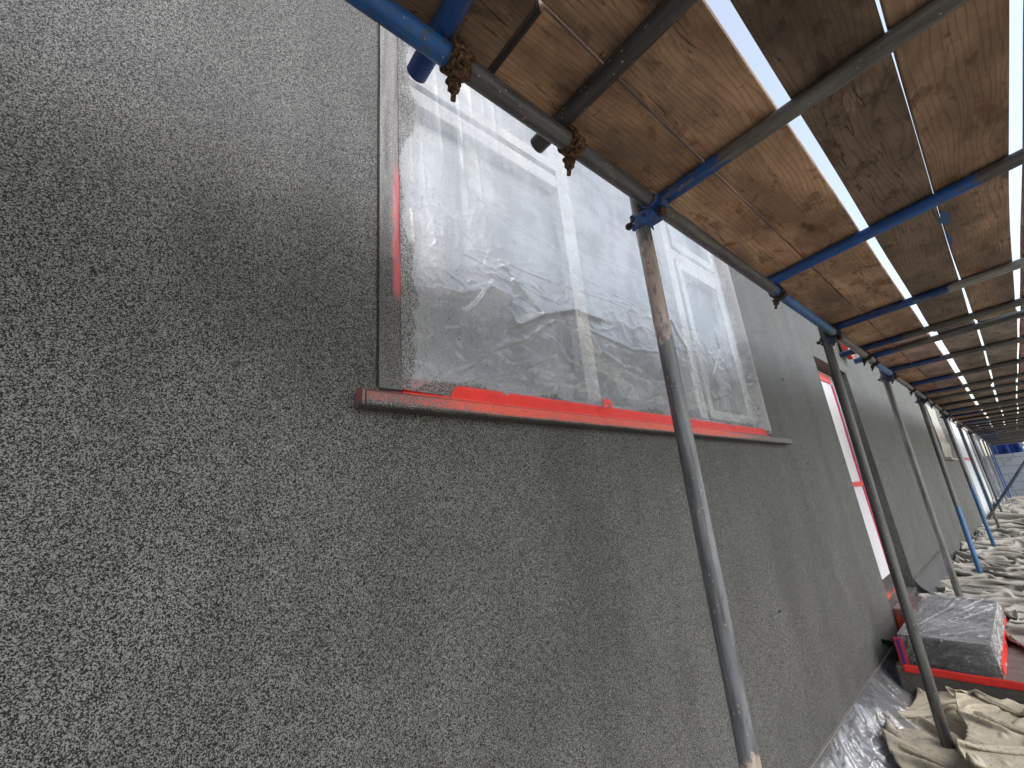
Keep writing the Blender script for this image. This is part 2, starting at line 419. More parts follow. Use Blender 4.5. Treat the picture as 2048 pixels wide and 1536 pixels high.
# one sheet of ground out to the horizon
ys = np.concatenate([np.array([-900, -200, -40]), np.arange(-8, 60, 0.5), np.array([80, 200, 600, 1500.])])
xs = np.concatenate([np.array([-900, -200, -40, -8]), np.arange(-2, 12, 0.5), np.array([20, 60, 200, 900.])])
GX, GY = np.meshgrid(xs, ys, indexing='ij')
GZ = np.interp(GY, [-8, 3.0, 4.4, 6, 8, 12, 16, 60], [-1.45, -1.45, -1.40, -1.24, -1.27, -1.42, -1.50, -1.6]) + 0.03 * (fbm(GX, GY, 3) - 0.5)
tag(grid_obj('ground', GX, GY, GZ, M_earth), kind='structure')

# ------------------------------------------------------------------ the rendered house
WX = -1.0
def wall_mesh(name, y0, y1, z0, z1, openings, mat, parent, x=WX, depth=0.14, thick=0.30):
    """front face with openings (y0,y1,z0,z1), reveals, back and ends"""
    bm = bmesh.new()
    Ys = sorted({y0, y1} | {o[0] for o in openings} | {o[1] for o in openings})
    Zs = sorted({z0, z1} | {o[2] for o in openings} | {o[3] for o in openings})
    def inside(a, b, c, d):
        return any(o[0] <= a and b <= o[1] and o[2] <= c and d <= o[3] for o in openings)
    vc = {}
    def v(yy, zz, xx=x):
        k = (round(yy, 4), round(zz, 4), round(xx, 4))
        if k not in vc: vc[k] = bm.verts.new((xx, yy, zz))
        return vc[k]
    for a, b in zip(Ys[:-1], Ys[1:]):
        for c, d in zip(Zs[:-1], Zs[1:]):
            if not inside(a, b, c, d):
                bm.faces.new((v(a, c), v(b, c), v(b, d), v(a, d)))
    for o in openings:
        a, b, c, d = o; xb = x - depth
        bm.faces.new((v(a, c), v(a, d), v(a, d, xb), v(a, c, xb)))
        bm.faces.new((v(b, c), v(b, c, xb), v(b, d, xb), v(b, d)))
        bm.faces.new((v(a, c), v(a, c, xb), v(b, c, xb), v(b, c)))
        bm.faces.new((v(a, d), v(b, d), v(b, d, xb), v(a, d, xb)))
    xb = x - thick
    for q in (((y0, z0, x), (y0, z1, x), (y0, z1, xb), (y0, z0, xb)), ((y1, z0, x), (y1, z0, xb), (y1, z1, xb), (y1, z1, x)),
              ((y0, z1, x), (y1, z1, x), (y1, z1, xb), (y0, z1, xb)), ((y0, z0, xb), (y0, z1, xb), (y1, z1, xb), (y1, z0, xb))):
        bm.faces.new([bm.verts.new((p[2], p[0], p[1])) for p in q])
    return bm_obj(name, bm, mat, parent)

house = empty('rendered_house', (WX, 0, -1.25), 'long house wall freshly sprayed with grey textured render, along the left', 'house')
house_inv = (WX, 0, -1.25)
def H(o):      # children of the house are modelled in world coordinates
    o.location = (-house_inv[0], -house_inv[1], -house_inv[2]); return o
OPEN = [(0.437, 3.15, 0.315, 2.02), (4.88, 6.12, -1.10, 1.20), (13.7, 15.45, 0.29, 1.55)]
H(wall_mesh('wall', -7.0, 17.6, -1.25, 4.6, OPEN, M_render, house))
H(box_obj('plinth', (-1.30, -7.0, -1.6), (-1.012, 4.88, -1.253), M_conc, house))
H(box_obj('plinth', (-1.30, 6.12, -1.6), (-1.008, 17.6, -1.253), M_render, house))
# render stop bead along the foot of the wall
bm = bmesh.new(); add_box(bm, (-1.004, -7.0, -1.256), (-0.990, 4.879, -1.249)); H(bm_obj('base_bead', bm, M_conc, house))
# shadow gap beside the window's left corner bead, put in as a black strip
bm = bmesh.new(); add_box(bm, (-0.9985, 0.4295, 0.335), (-0.9968, 0.4325, 2.0)); H(bm_obj('shadow_gap_strip', bm, M_black, house))
# raw edge board where the render stops
M_edge = simple('raw_timber_edge', (0.38, 0.24, 0.15), 0.8, 0.2, 10)
bm = bmesh.new(); add_box(bm, (-1.29, 17.603, -1.3), (-0.985, 17.66, 4.5)); H(bm_obj('edge_batten', bm, M_edge, house))
# fixing marks showing through the render
for (my, mz) in [(3.73, 0.80), (4.74, 0.815), (3.75, 0.144), (4.78, 0.146), (6.41, 0.89), (7.18, 0.904), (7.97, 0.904), (6.44, 0.207), (7.17, 0.207), (7.97, 0.208), (2.6, -0.62)]:
    bm = bmesh.new(); add_box(bm, (-1.001, my - 0.018, mz - 0.003), (-0.9965, my + 0.018, mz + 0.003), 0, None)
    H(bm_obj('fixing_mark', bm, M_black, house))

# window frames: left fanlight + light, fixed middle light, right fanlight + casement
def frame_bars(name, bars, x0, x1, mat, parent, bevel=0.006):
    bm = bmesh.new()
    for a, b, c, d in bars: add_box(bm, (x0, a, c), (x1, b, d), bevel)
    return H(bm_obj(name, bm, mat, parent))
win = H(box_obj('window', (-1.160, 0.45, 0.33), (-1.142, 3.14, 2.01), M_black, house))
def W(o): o.location = (0, 0, 0); return o
def wbars(name, bars, x0, x1, mat, bevel=0.006):
    bm = bmesh.new()
    for a, b, c, d in bars: add_box(bm, (x0, a, c), (x1, b, d), bevel)
    return bm_obj(name, bm, mat, win)
bm = bmesh.new(); add_frame(bm, 0.44, 3.147, 0.318, 2.018, 0.08, -1.139, -1.068); bm_obj('frame', bm, M_upvc, win)
wbars('mullion', [(1.365, 1.455, 0.4015, 1.9385)], -1.139, -1.067, M_upvc)
wbars('mullion', [(2.355, 2.44, 0.4015, 1.9385)], -1.139, -1.067, M_upvc)
wbars('transom_bar', [(0.5215, 1.3635, 1.47, 1.545)], -1.139, -1.071, M_upvc)
wbars('transom_bar', [(2.4415, 3.0655, 1.47, 1.545)], -1.139, -1.071, M_upvc)
# opening sashes stand a little proud of the frame
def sash(a, b, c, d, w=0.055, x0=-1.138, x1=-1.060):
    bm = bmesh.new(); add_frame(bm, a, b, c, d, w, x0, x1)
    return bm_obj('sash', bm, M_upvc, win)
sash(0.524, 1.361, 1.560, 1.936)
sash(2.460, 3.066, 0.404, 1.455)
sash(2.460, 3.066, 1.560, 1.936)
wbars('gasket', [(0.53, 1.355, 1.5475, 1.5575)], -1.10, -1.066, M_black, 0)
wbars('gasket', [(2.4425, 2.4575, 0.41, 1.93)], -1.10, -1.075, M_black, 0)
for a, b, c, d in [(0.522, 1.363, 0.402, 1.469), (0.58, 1.305, 1.616, 1.88), (1.457, 2.353, 0.402, 1.937), (2.516, 3.010, 0.460, 1.399), (2.516, 3.010, 1.616, 1.88)]:
    bm = bmesh.new(); add_box(bm, (-1.120, a, c), (-1.112, b, d)); bm_obj('pane', bm, M_glass, win)

# ------------------------------------------------------------------ window sill
M_sill = simple('sill_board', (0.30, 0.12, 0.10), 0.6)
def prism_along_y(name, prof, y0, y1, mat, parent, skew=0.0, smooth=False, n=1, wob=0.0, seed=0):
    """profile [(x,z)] swept along y"""
    bm = bmesh.new(); rings = []
    rnd = random.Random(seed)
    for i in range(n + 1):
        y = y0 + (y1 - y0) * i / n
        rings.append([bm.verts.new((x + rnd.uniform(-wob, wob), y, z + rnd.uniform(-wob, wob))) for x, z in prof])
    k = len(prof)
    for i in range(n):
        for j in range(k): bm.faces.new((rings[i][j], rings[i + 1][j], rings[i + 1][(j + 1) % k], rings[i][(j + 1) % k]))
    bm.faces.new(rings[0]); bm.faces.new(list(reversed(rings[-1])))
    return bm_obj(name, bm, mat, parent)
H(prism_along_y('window_sill', [(-1.068, 0.3165), (-1.068, 0.345), (-0.958, 0.302), (-0.958, 0.278), (-0.999, 0.278), (-0.999, 0.3165)], 0.39, 3.36, M_sill, house))

# ------------------------------------------------------------------ polythene film taped over the window
def film_spray(g, co):
    sep = g.n('SeparateXYZ'); g.set(sep, '0', co); y = sep.outputs[1]; z = sep.outputs[2]
    n = g.math('MULTIPLY', g.math('SUBTRACT', g.noise(co, 3.0, 5, 0.65), 0.5), 0.75)
    yy = g.math('ADD', y, g.math('MULTIPLY', n, 0.32)); zz = g.math('ADD', z, g.math('MULTIPLY', n, 0.30))
    L = g.sstep(yy, 0.49, 0.66, 0.85, 0.0)
    L2 = g.sstep(yy, 0.46, 1.45, 0.40, 0.0)
    low = g.sstep(z, 0.5, 1.3, 1.0, 0.55)
    L2 = g.math('MULTIPLY', L2, low)
    B = g.sstep(zz, 0.335, 0.47, 0.88, 0.0); B2 = g.sstep(zz, 0.33, 0.72, 0.36, 0.0)
    Rr = g.sstep(yy, 2.98, 3.14, 0.0, 0.55)
    m1 = g.math('MAXIMUM', L, L2); m2 = g.math('MAXIMUM', B, B2)
    return g.math('MAXIMUM', g.math('ADD', g.math('MULTIPLY', m1, 0.8), g.math('MULTIPLY', m2, 0.35)), g.math('MAXIMUM', g.math('MAXIMUM', m1, m2), Rr), )
M_film = mat_film('polythene_film', (0.25, 0.52), film_spray, (0.60, 0.65, 0.72), gloss=0.24, mist=(0.34, 0.33, 0.31), dotscale=230, shine=0.65)
NY, NZ = 620, 400
fy, fz = np.meshgrid(np.linspace(0.497, 3.16, NY), np.linspace(0.332, 1.99, NZ), indexing='ij')
u = (fy - 0.497) / (3.16 - 0.497); w = (fz - 0.332) / (1.99 - 0.332)
# the film hangs from the wall face into the opening and rests against the frames
sag = 0.045 * np.clip(u / 0.10, 0, 1) ** 0.8 * np.clip((1 - u) / 0.035, 0, 1) ** 0.9 * (0.55 + 0.45 * np.clip(w / 0.06, 0, 1))
fx = -0.992 - sag
fx = np.maximum(fx, fx)
# soft broad folds, tighter creases running down from the top left, crumples at the foot
broad = (fbm(fy * 2.2 + 0.6 * fz, fz * 2.0, 5) - 0.5) * 0.020
rot = fy * 0.94 + fz * 0.34
per = -fy * 0.34 + fz * 0.94 + 0.03 * (fbm(fy * 3, fz * 3, 8) - 0.5)
crease = ridge(rot * 1.1, per * 11.0, 12, 2, 3.0) - 0.4
crease2 = ridge(rot * 1.6, per * 24.0, 44, 2, 5.0) - 0.3
vert = ridge(fy * 16 + 0.6 * fz, fz * 1.3, 23, 2, 3.0) - 0.4
lowm = np.clip((0.95 - fz) / 0.5, 0, 1)
foot = ridge(fy * 9 - fz * 7, fz * 5 + fy * 3, 61, 3, 2.2) - 0.5
edgeL = np.clip((0.85 - fy) / 0.3, 0, 1)
wfy = fy + 0.10 * (fbm(fy * 4, fz * 4, 71) - 0.5); wfz = fz + 0.10 * (fbm(fy * 4, fz * 4, 72) - 0.5)
crump = ridge(wfy * 5 + wfz * 6, wfz * 13 - wfy * 4, 73, 2, 6.0) + 0.7 * ridge(wfy * 15 - wfz * 7, wfz * 7 + wfy * 3, 75, 2, 7.0) - 0.25
calm = np.clip(np.minimum(u / 0.03, (1 - u) / 0.02), 0, 1) * np.clip(w / 0.02, 0, 1)
disp = broad + crease * 0.0012 * (0.5 + vn(fy * 2, fz * 2, 9)) + crease2 * 0.0005 + vert * (0.0045 * edgeL + 0.0011) + foot * 0.0050 * lowm + crump * 0.0050 * np.clip((1.15 - fz) / 0.35, 0.08, 1)
def fold(pts, amp, wid, side=0.0):
    """a raised fold along a pixel polyline of the photograph, laid on the film's plane"""
    P = [at(px, py, 0, -1.035)[1:] for px, py in pts]
    best = np.full(fy.shape, 9.0); sg = np.zeros(fy.shape)
    for (a, b) in zip(P[:-1], P[1:]):
        d = b - a; L = np.dot(d, d)
        t = np.clip(((fy - a[0]) * d[0] + (fz - a[1]) * d[1]) / L, 0, 1)
        qx = fy - (a[0] + t * d[0]); qz = fz - (a[1] + t * d[1]); r = np.hypot(qx, qz)
        s = np.sign(d[0] * qz - d[1] * qx)
        m_ = r < best; best = np.where(m_, r, best); sg = np.where(m_, s, sg)
    k = np.exp(-(best / wid) ** 2)
    if side: k = np.where(sg * side > 0, np.exp(-(best / (wid * 3.2))), k)
    return amp * k
for f_ in [([(1030, 560), (1060, 600), (1092, 642)], 0.008, 0.012, 1),
           ([(1036, 652), (1080, 632), (1140, 622), (1200, 640)], 0.022, 0.010, 1),
           ([(1160, 640), (1200, 705), (1245, 735)], 0.020, 0.012, -1),
           ([(868, 582), (920, 590), (978, 574), (1020, 592)], 0.014, 0.010, -1),
           ([(975, 575), (950, 612), (925, 628), (915, 680)], 0.012, 0.008, 1),
           ([(925, 742), (985, 700), (1050, 680), (1110, 640)], 0.007, 0.005, 1),
           ([(905, 772), (960, 755), (1030, 745), (1100, 715)], 0.007, 0.005, 1),
           ([(880, 762), (905, 745), (950, 730)], 0.006, 0.005, 0),
           ([(890, 660), (888, 700), (870, 760)], 0.007, 0.006, 0),
           ([(1105, 790), (1120, 770), (1135, 790)], 0.008, 0.008, 0),
           ([(1340, 640), (1375, 700), (1405, 830)], 0.010, 0.010, 1),
           ([(1430, 660), (1440, 700), (1425, 760)], 0.008, 0.008, 0),
           ([(1130, 380), (1160, 440), (1240, 560)], 0.0025, 0.004, 0),
           ([(990, 420), (1090, 480), (1180, 560), (1290, 620)], 0.0022, 0.0028, 0),
           ([(1000, 520), (1100, 560), (1220, 600), (1310, 640)], 0.0022, 0.0028, 0),
           ([(1150, 400), (1230, 450), (1330, 500), (1440, 560)], 0.0022, 0.0028, 0),
           ([(1170, 500), (1260, 540), (1340, 570), (1470, 640)], 0.0022, 0.0028, 0),
           ([(880, 330), (960, 400), (1010, 440), (1120, 500)], 0.0024, 0.003, 0),
           ([(1150, 450), (1250, 500), (1330, 530), (1450, 600)], 0.002, 0.0026, 0),
           ([(860, 470), (960, 520), (1080, 590), (1180, 640)], 0.002, 0.0026, 0),
           ([(815, 430), (822, 540), (812, 620), (826, 640)], 0.008, 0.006, 0),
           ([(1210, 740), (1300, 760), (1480, 790)], 0.002, 0.003, 0),
           ([(1180, 660), (1270, 700), (1330, 705)], 0.008, 0.007, 1)]:
    disp = disp + fold(*f_)
fx = fx + disp * calm
fx = np.clip(fx, -1.058, -0.965)
wf = empty('window_film', (WX, 0.45, 0.33), 'crinkled clear polythene sheet spattered with render, taped over the large near window', 'plastic sheet')
def WF(o): o.location = (-WX, -0.45, -0.33); return o
WF(grid_obj('film', fx, fy, fz, M_film, wf))
# left edge: film and tape lapped on to the wall, nearly buried under render, red showing half way up
def sprayL(g, co):
    sep = g.n('SeparateXYZ'); g.set(sep, '0', co); y = sep.outputs[1]; z = sep.outputs[2]
    n = g.math('MULTIPLY', g.math('SUBTRACT', g.noise(co, 9.0, 4, 0.6), 0.5), 0.25)
    a = g.sstep(g.math('ADD', y, g.math('MULTIPLY', n, 0.10)), 0.452, 0.484, 0.0, 1.0)
    zz = g.math('ADD', z, n)
    b = g.math('MULTIPLY', g.sstep(zz, 0.42, 0.66), g.sstep(zz, 0.95, 1.25, 1.0, 0.25))
    return g.math('SUBTRACT', 1.25, g.math('MULTIPLY', g.math('MULTIPLY', a, b), 0.80))
M_tapeL = mat_tape('tape_under_render', sprayL, (0.62, 0.04, 0.06))
ty, tz = np.meshgrid(np.linspace(0.4345, 0.4985, 14), np.linspace(0.33, 1.99, 330), indexing='ij')
tx = -0.9935 + 0.004 * (ridge(ty * 30, tz * 3.5, 3, 2, 2) - 0.5)
WF(grid_obj('masking_tape', tx, ty, tz, M_tapeL, wf))
def sprayT(lo, hi, z0, z1):
    def f(g, co):
        sep = g.n('SeparateXYZ'); g.set(sep, '0', co); y = sep.outputs[1]; z = sep.outputs[2]
        n = g.math('MULTIPLY', g.math('SUBTRACT', g.noise(co, 4.0, 4, 0.6), 0.5), 0.5)
        e = g.sstep(g.math('ADD', y, g.math('MULTIPLY', n, 0.5)), 0.42, 0.75, 0.22, 0.0)
        r = g.sstep(g.math('ADD', y, n), 2.2, 3.1, 0.0, 0.35)
        zz = g.sstep(g.math('ADD', z, g.math('MULTIPLY', n, 0.02)), z0, z1, hi, lo)
        return g.math('ADD', zz, g.math('MAXIMUM', e, r), clamp=True)
    return f
M_tapeS = mat_tape('red_sill_tape', sprayT(0.38, 0.80, 0.266, 0.284), (0.80, 0.06, 0.022), 0.4)
M_tapeF = mat_tape('red_frame_tape', sprayT(-0.1, 0.02, 0.30, 0.37), (0.82, 0.035, 0.02), 0.32)
# tape wrapped round the nose of the sill
WF(prism_along_y('masking_tape', [(-1.060, 0.3445), (-1.060, 0.3475), (-0.956, 0.3055), (-0.9505, 0.302), (-0.9495, 0.273), (-0.954, 0.2685), (-0.997, 0.2685), (-0.997, 0.2745), (-0.960, 0.275), (-0.956, 0.277), (-0.9565, 0.3005)],
                     0.384, 3.368, M_tapeS, wf, n=110, wob=0.0009, seed=4))
box = bmesh.new(); add_box(box, (-0.998, 0.374, 0.2675), (-0.951, 0.3835, 0.3100), 0.003); WF(bm_obj('masking_tape', box, M_tapeS, wf))
# bright strip holding the foot of the film
ty, tz = np.meshgrid(np.linspace(0.505, 3.14, 260), np.linspace(0.322, 0.372, 7), indexing='ij')
tx = -1.006 - 0.012 * (tz - 0.322) / 0.05 + 0.005 * (fbm(ty * 9, tz * 20, 7) - 0.5)
WF(grid_obj('masking_tape', tx, ty, tz + 0.004 * (fbm(ty * 5, tz * 0, 2) - 0.5), M_tapeF, wf, 0.0006))
# a torn end of tape at the first mullion
bm = bmesh.new(); add_ring(bm, (-1.004, 1.405, 0.372), (1, 0, 0), 0.010, 0.030, 0.003, -0.3, 3.5, 14)
WF(bm_obj('masking_tape', bm, M_tapeF, wf))

# ------------------------------------------------------------------ doorway: wrapped door, tape, and dark far reveal
def none(g, co): return g.math('MULTIPLY', g.noise(co, 5, 3), 0.12)
M_tape = mat_tape('red_tape', none, (0.82, 0.04, 0.025))
M_tapeP = mat_tape('pink_tape', none, (0.75, 0.06, 0.13))
door = H(box_obj('door', (-1.20, 4.885, -1.09), (-1.142, 6.115, 1.195), M_white, house))
df = empty('door_film', (-1.13, 4.9, -1.1), 'white plastic sheet over the recessed door, edged with red tape', 'plastic sheet')
def DF(o): o.location = (1.13, -4.9, 1.1); return o
M_dfilm = simple('white_door_sheet', (0.78, 0.77, 0.82), 0.35, 0.06, 5, 0.4, 12)
dy, dz = np.meshgrid(np.linspace(4.886, 5.87, 60), np.linspace(-0.936, 1.06, 160), indexing='ij')
dx = -1.128 + 0.012 * (fbm(dy * 5, dz * 1.4, 9) - 0.5) + 0.006 * (ridge(dy * 12, dz * 1.2, 4) - 0.5)
DF(grid_obj('film', dx, dy, dz, M_dfilm, df))
DF(box_obj('masking_tape', (-1.1385, 4.886, 1.063), (-1.117, 5.86, 1.150), M_tape, df))
DF(box_obj('masking_tape', (-1.122, 4.886, -0.070), (-1.1165, 5.872, -0.022), M_tape, df))
DF(box_obj('masking_tape', (-1.135, 5.872, -0.95), (-1.118, 5.905, 1.060), M_tapeP, df))
M_violet = simple('violet_door_edge', (0.05, 0.03, 0.16), 0.5)
DF(box_obj('masking_tape', (-1.138, 5.907, -0.95), (-1.124, 5.96, 1.060), M_violet, df))
def sprayfoot(g, co):
    sep = g.n('SeparateXYZ'); g.set(sep, '0', co)
    return g.sstep(g.math('ADD', sep.outputs[2], g.math('MULTIPLY', g.noise(co, 9, 4), 0.3)), -1.05, -0.80, 0.22, 0.85)
M_tapeFoot = mat_tape('red_threshold_tape', sprayfoot, (0.82, 0.07, 0.03))
dy, dz = np.meshgrid(np.linspace(4.886, 6.11, 50), np.linspace(-1.10, -0.935, 16), indexing='ij')
DF(grid_obj('masking_tape', -1.125 + 0.012 * (fbm(dy * 6, dz * 6, 2) - 0.5), dy, dz, M_tapeFoot, df))

# ------------------------------------------------------------------ lamp above the doorway, wrapped against the spray
lamp = empty('wall_lamp', (-1.0, 6.33, 1.54), 'round wall lamp wrapped in crinkled cream film and red tape, above the doorway', 'lamp')
bm = bmesh.new(); bmesh.ops.create_icosphere(bm, subdivisions=4, radius=1.0)
for v in bm.verts:
    n_ = float(ridge(np.array(v.co.y * 4 + 3), np.array(v.co.z * 4 + v.co.x * 2), 8, 2, 2))
    v.co = Vector((0.05 + v.co.x * 0.055, v.co.y * 0.15, v.co.z * 0.15)) * (0.93 + 0.12 * n_)
bm_obj('wrapping', bm, simple('cream_film', (0.55, 0.48, 0.38), 0.4, 0.3, 12, 0.6, 30), lamp, 'all')
bm = bmesh.new(); add_ring(bm, (0.06, 0, 0), (1, 0, 0), 0.142, 0.153, 0.045, 0, 2 * PI, 32)
bm_obj('masking_tape', bm, M_tape, lamp, True)

# ------------------------------------------------------------------ second window, far along the wall
w2 = H(box_obj('window', (-1.138, 13.71, 0.30), (-1.10, 15.44, 1.54), M_glass, house))
bm = bmesh.new(); add_frame(bm, 13.71, 15.44, 0.30, 1.54, 0.07, -1.0995, -1.06); bm_obj('frame', bm, M_upvc, w2)
bm = bmesh.new(); add_box(bm, (-1.0995, 14.5, 0.371), (-1.063, 14.58, 1.469)); bm_obj('mullion', bm, M_upvc, w2)
H(prism_along_y('window_sill', [(-1.099, 0.292), (-1.099, 0.31), (-0.90, 0.275), (-0.90, 0.245), (-0.998, 0.245), (-0.998, 0.292)], 13.6, 15.6, simple('pale_sill', (0.45, 0.40, 0.33), 0.7), house))
M_film2 = simple('dusty_film', (0.42, 0.40, 0.37), 0.35, 0.25, 6, 0.5, 14)
a_, b_ = np.meshgrid(np.linspace(13.66, 15.5, 90), np.linspace(0, 1, 90), indexing='ij')
fxx = -0.992 + 0.075 * np.exp(-((b_ - 0.20) / 0.16) ** 2) * np.sin(np.clip((a_ - 13.66) / 1.84, 0, 1) * PI) + 0.04 * (fbm(a_ * 3, b_ * 4, 6) - 0.5) * np.clip(b_ * 8, 0, 1) * np.clip((1 - b_) * 8, 0, 1)
wf2 = tag(grid_obj('window_film', fxx, a_, 0.31 + b_ * 1.24, M_film2), 'loose dusty film bellying out over the small far window', 'plastic sheet')

# ------------------------------------------------------------------ doorstep wrapped in stretch film, on a taped slab
M_slab = simple('dark_slab', (0.11, 0.095, 0.085), 0.85, 0.4, 12, 0.9, 50)
slab = box_obj('step_slab', (-0.90, 4.03, -1.46), (0.35, 5.62, -1.218), M_slab, None, 0.012)
tag(slab, 'low dark concrete slab edged with red tape under the wrapped doorstep', 'slab')
def nospray(g, co): return g.math('MULTIPLY', g.noise(co, 7, 4), 0.3)
M_tape2 = mat_tape('red_edge_tape', nospray, (0.80, 0.03, 0.02))
ax_, az_ = np.meshgrid(np.linspace(-0.86, 0.36, 90), np.linspace(-1.252, -1.205, 5), indexing='ij')
tp = grid_obj('edge_tape', ax_, 4.0245 + 0.006 * (fbm(ax_ * 9, az_ * 9, 4) - 0.5), az_ + 0.008 * (fbm(ax_ * 4, az_ * 0, 6) - 0.5), M_tape2, slab, 0.001)
def step_spray(g, co):
    sep = g.n('SeparateXYZ'); g.set(sep, '0', co)
    n = g.noise(co, 5, 4)
    return g.sstep(g.math('ADD', g.math('MULTIPLY', sep.outputs[0], -1.0), g.math('MULTIPLY', n, 0.5)), 0.75, 1.25, 0.10, 0.85)
M_stepfilm = mat_film('stretch_film', (0.20, 0.55), step_spray, (0.60, 0.59, 0.60), 0.22, (0.13, 0.12, 0.115), 150, 0.9)
M_stepblk = simple('grey_step_block', (0.085, 0.08, 0.078), 0.8, 0.5, 9, 0.7, 60)
step = empty('doorstep', (-0.41, 4.06, -1.2), 'low box-shaped doorstep wrapped in wrinkled clear film with red tape round its foot', 'doorstep')
def ST(o): o.location = (0.41, -4.06, 1.2); return o
ST(box_obj('block', (-0.835, 4.075, -1.216), (-0.417, 5.44, -1.043), M_stepblk, step, 0.01))
def wrap_face(P00, P10, P11, P01, nrm, nu, nv, seed, amp=0.006):
    a, b = np.meshgrid(np.linspace(0, 1, nu), np.linspace(0, 1, nv), indexing='ij')
    P00, P10, P11, P01 = [np.array(p, float) for p in (P00, P10, P11, P01)]
    P = (P00 * ((1 - a) * (1 - b))[..., None] + P10 * (a * (1 - b))[..., None] + P11 * (a * b)[..., None] + P01 * ((1 - a) * b)[..., None])
    e = np.clip(np.minimum(np.minimum(a, 1 - a), np.minimum(b, 1 - b)) * 20, 0, 1)
    # pulled tight: long creases fanning from one corner
    ang = np.arctan2(b + 0.15, a + 0.05)
    d = amp * e * (ridge(ang * 16, a * 1.2 + b, seed, 3, 4.0) - 0.3) + amp * 0.5 * e * (ridge(a * 5, b * 26, seed + 3, 2, 5) - 0.3)
    P = P + np.array(nrm)[None, None, :] * d[..., None]
    return P[..., 0], P[..., 1], P[..., 2]
zt, zb = -1.032, -1.214
X0, X1, Y0, Y1 = -0.845, -0.405, 4.06, 5.46
parts = [wrap_face((X0, Y0, zt), (X1, Y0, zt - .004), (X1 + .005, Y1, zt), (X0, Y1, zt), (0, 0, 1), 130, 260, 3, 0.018),
         wrap_face((X0, Y0, zb), (X1 + .012, Y0 - .01, zb), (X1, Y0, zt - .004), (X0, Y0, zt), (0, -1, 0), 200, 90, 9, 0.020),
         wrap_face((X1 + .012, Y0 - .01, zb), (X1 + .014, Y1, zb), (X1 + .005, Y1, zt), (X1, Y0, zt - .004), (1, 0, 0), 160, 60, 15, 0.014)]
for Q in parts: ST(grid_obj('film', *Q, M_stepfilm, step))
ST(box_obj('foot_tape', (-0.394, 4.10, -1.215), (-0.389, 5.40, -1.150), M_tape2, step, 0.001))
ST(box_obj('threshold', (-0.998, 4.90, -1.214), (-0.848, 5.45, -1.05), M_tapeFoot, step, 0.01))
ST(box_obj('corner_tape', (-0.868, 4.045, -1.214), (-0.822, 4.052, -1.05), mat_tape('red_corner_tape', nospray, (0.5, 0.03, 0.05)), step))
bm = bmesh.new(); add_box(bm, (-0.852, 4.036, -1.21), (-0.840, 4.043, -1.06)); ST(bm_obj('corner_tape', bm, simple('violet_tape', (0.03, 0.02, 0.22), 0.5), step))

# ------------------------------------------------------------------ film hanging from the foot of the near wall
def skirt_spray(g, co):
    sep = g.n('SeparateXYZ'); g.set(sep, '0', co)
    n = g.noise(co, 7, 5, 0.6)
    return g.sstep(g.math('ADD', sep.outputs[2], g.math('MULTIPLY', n, 0.22)), -1.32, -1.12, 0.12, 0.80)
M_skirt = mat_film('skirt_film', (0.35, 0.70), skirt_spray, (0.33, 0.34, 0.37), 0.36, (0.13, 0.127, 0.125), 150, 0.28)
sy, sv = np.meshgrid(np.linspace(1.2, 4.52, 420), np.linspace(0, 1, 90), indexing='ij')
out = 0.36 + 0.13 * (fbm(sy * 1.4, sv * 0, 21) - 0.5) * 2 + 0.10 * np.exp(-((sy - 3.5) / 0.45) ** 2)
out = out * np.clip((4.55 - sy) / 0.35, 0.25, 1)
sx = -0.992 + out * sv ** 1.5
sz = -1.247 - 0.235 * np.sin(sv * PI / 2) ** 1.2
fold1 = (ridge(sy * 5.5 + sv * 0.8, sv * 0.8, 31, 3, 1.4) - 0.5) * 0.10 * np.clip(sv * 1.6, 0, 1)
fold2 = (ridge(sy * 15 + sv * 3, sv * 3.5 + sy, 77, 3, 2.5) - 0.4) * 0.045 * np.clip(sv * 3, 0, 1)
belly = 0.07 * np.exp(-((sy - 3.55) / 0.30) ** 2) * np.sin(sv * PI)
sx = np.maximum(sx + fold1 + fold2 + belly, -1.002); sz = sz + 0.3 * fold1 + belly * 0.5
tag(grid_obj('skirt_film', sx, sy, sz, M_skirt), 'clear film hanging in folds from the foot of the near grey wall to the ground', 'plastic sheet')
sy, sv = np.meshgrid(np.linspace(6.13, 8.6, 200), np.linspace(0, 1, 50), indexing='ij')
gz_ = np.interp(sy, [6, 8, 12], [-1.24, -1.27, -1.42])
sx = -0.993 + (0.15 + 0.12 * (fbm(sy * 1.8, sv * 0, 5) - 0.5)) * sv ** 1.3 + (ridge(sy * 6 + sv, sv, 37, 3, 1.5) - 0.5) * 0.05 * sv
sz = -1.02 + (gz_ + 0.03 + 1.02) * sv ** 0.8
tag(grid_obj('skirt_film', sx, sy, sz, mat_film('far_skirt_film', (0.5, 0.8), skirt_spray, (0.22, 0.22, 0.23), 0.5, (0.12, 0.118, 0.115), 150, 0.1)), 'grey spattered film hanging at the wall foot just beyond the doorway', 'plastic sheet')
# a short bent strap sticking out above it
bm = bmesh.new(); add_box(bm, (-0.998, 4.30, -1.232), (-0.97, 4.62, -1.224), 0.002)
bmesh.ops.rotate(bm, verts=bm.verts, cent=(-0.99, 4.6, -1.23), matrix=Matrix.Rotation(math.radians(-16), 3, 'X'))
tag(bm_obj('wall_strap', bm, M_bolt), 'thin dark metal strap poking from the wall foot beside the doorway', 'strap')

